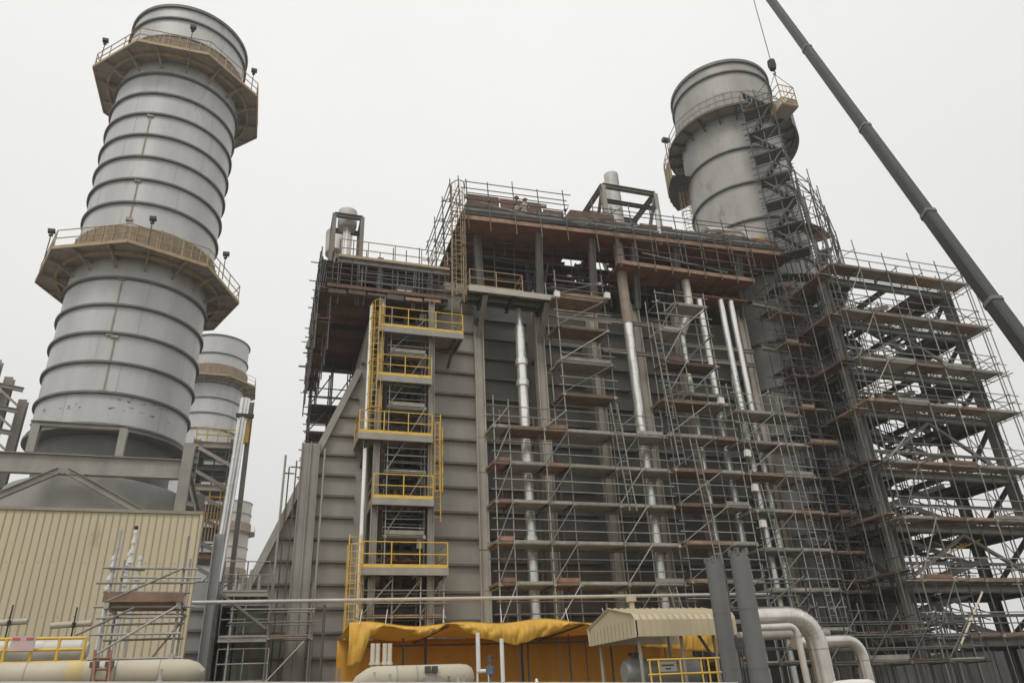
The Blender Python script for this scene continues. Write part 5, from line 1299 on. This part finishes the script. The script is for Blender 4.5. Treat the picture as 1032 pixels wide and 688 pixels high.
scaffold('scaffold', 'low scaffold railings at the bottom right in front of the stair tower', [21.5,23.5,25.5,27.5,29.5], [26.6,27.7], [3.0], 5.0, z0=0, m=GALVD, decks=lambda i,k: PLANKG if i%2 else PLANKD, rails=(.5,1.0,1.5), over=.6)
scaffold('scaffold', 'low scaffold lift behind the thick silver elbow pipe', [17.6,19.4,21.3], [26.8,27.8], [3.1,5.2], 6.4, z0=0, m=GALVD, decks=lambda i,k: PLANKG if k == 0 else None, rails=(.5,1.0), over=.5)

# haze
mb = MB(); mb.box(-140,-60,-1,160,330,75)
hz = tag(mb.build('haze', bpy.data.materials.new('haze air')), 'thin pale haze over the whole plant', 'haze', kind='stuff')
hm = hz.data.materials[0]; hm.use_nodes = True; hn = hm.node_tree
hn.nodes.remove(hn.nodes['Principled BSDF'])
pv = hn.nodes.new('ShaderNodeVolumePrincipled'); pv.inputs['Color'].default_value = (.95,.94,.92,1); pv.inputs['Density'].default_value = .0009; pv.inputs['Anisotropy'].default_value = .3
hn.links.new(pv.outputs[0], hn.nodes['Material Output'].inputs['Volume'])

# ================================================================== WORLD AND LIGHT
EL, AZ = R(55), R(215)     # hazy sun behind the camera's left shoulder
w = bpy.data.worlds.new('World'); S.world = w; w.use_nodes = True
nt = w.node_tree; N = nt.nodes; L = nt.links
bg = N['Background']
sky = N.new('ShaderNodeTexSky'); sky.sky_type = 'NISHITA'; sky.sun_disc = False
sky.sun_elevation = EL; sky.sun_rotation = AZ; sky.dust_density = 6; sky.air_density = 1.5
hs = N.new('ShaderNodeHueSaturation'); hs.inputs['Saturation'].default_value = .15; L.new(sky.outputs[0], hs.inputs['Color'])
tc = N.new('ShaderNodeTexCoord'); sx = N.new('ShaderNodeSeparateXYZ'); L.new(tc.outputs['Generated'], sx.inputs[0])
mr = N.new('ShaderNodeMapRange'); mr.inputs['From Min'].default_value = 0; mr.inputs['From Max'].default_value = 1
mr.inputs['To Min'].default_value = .80; mr.inputs['To Max'].default_value = 1.12; L.new(sx.outputs['Z'], mr.inputs['Value'])
nz_ = N.new('ShaderNodeTexNoise'); nz_.inputs['Scale'].default_value = 1.6; nz_.inputs['Detail'].default_value = 4; L.new(tc.outputs['Generated'], nz_.inputs['Vector'])
m2 = N.new('ShaderNodeMapRange'); m2.inputs['From Min'].default_value = .3; m2.inputs['From Max'].default_value = .7; m2.inputs['To Min'].default_value = .965; m2.inputs['To Max'].default_value = 1.035; L.new(nz_.outputs['Fac'], m2.inputs['Value'])
mm = N.new('ShaderNodeMath'); mm.operation = 'MULTIPLY'; L.new(mr.outputs[0], mm.inputs[0]); L.new(m2.outputs[0], mm.inputs[1])
cx = N.new('ShaderNodeVectorMath'); cx.operation = 'SCALE'; cx.inputs[0].default_value = (9.05,9.0,8.8); L.new(mm.outputs[0], cx.inputs['Scale'])
mx = N.new('ShaderNodeMix'); mx.data_type = 'RGBA'; mx.inputs['Factor'].default_value = .93
L.new(hs.outputs[0], mx.inputs['A']); L.new(cx.outputs[0], mx.inputs['B'])
L.new(mx.outputs['Result'], bg.inputs['Color']); bg.inputs['Strength'].default_value = .1
sd = bpy.data.lights.new('sun', 'SUN'); sd.energy = 1.1; sd.angle = R(18); sd.color = (1,.96,.9)
so = bpy.data.objects.new('sun', sd); COL.objects.link(so)
v = Vector((math.sin(AZ)*math.cos(EL), math.cos(AZ)*math.cos(EL), math.sin(EL)))
so.rotation_euler = v.to_track_quat('Z','Y').to_euler(); so.location = v*200

for o in list(bpy.data.objects):
    if '_o' in o: del o['_o']
S.render.engine = 'CYCLES'; S.cycles.use_denoising = True
S.cycles.max_bounces = 5; S.cycles.diffuse_bounces = 3; S.cycles.volume_bounces = 0
S.view_settings.view_transform = 'Standard'; S.view_settings.look = 'None'
S.view_settings.exposure = .07; S.view_settings.gamma = 1
S.render.resolution_x = 1024; S.render.resolution_y = 682
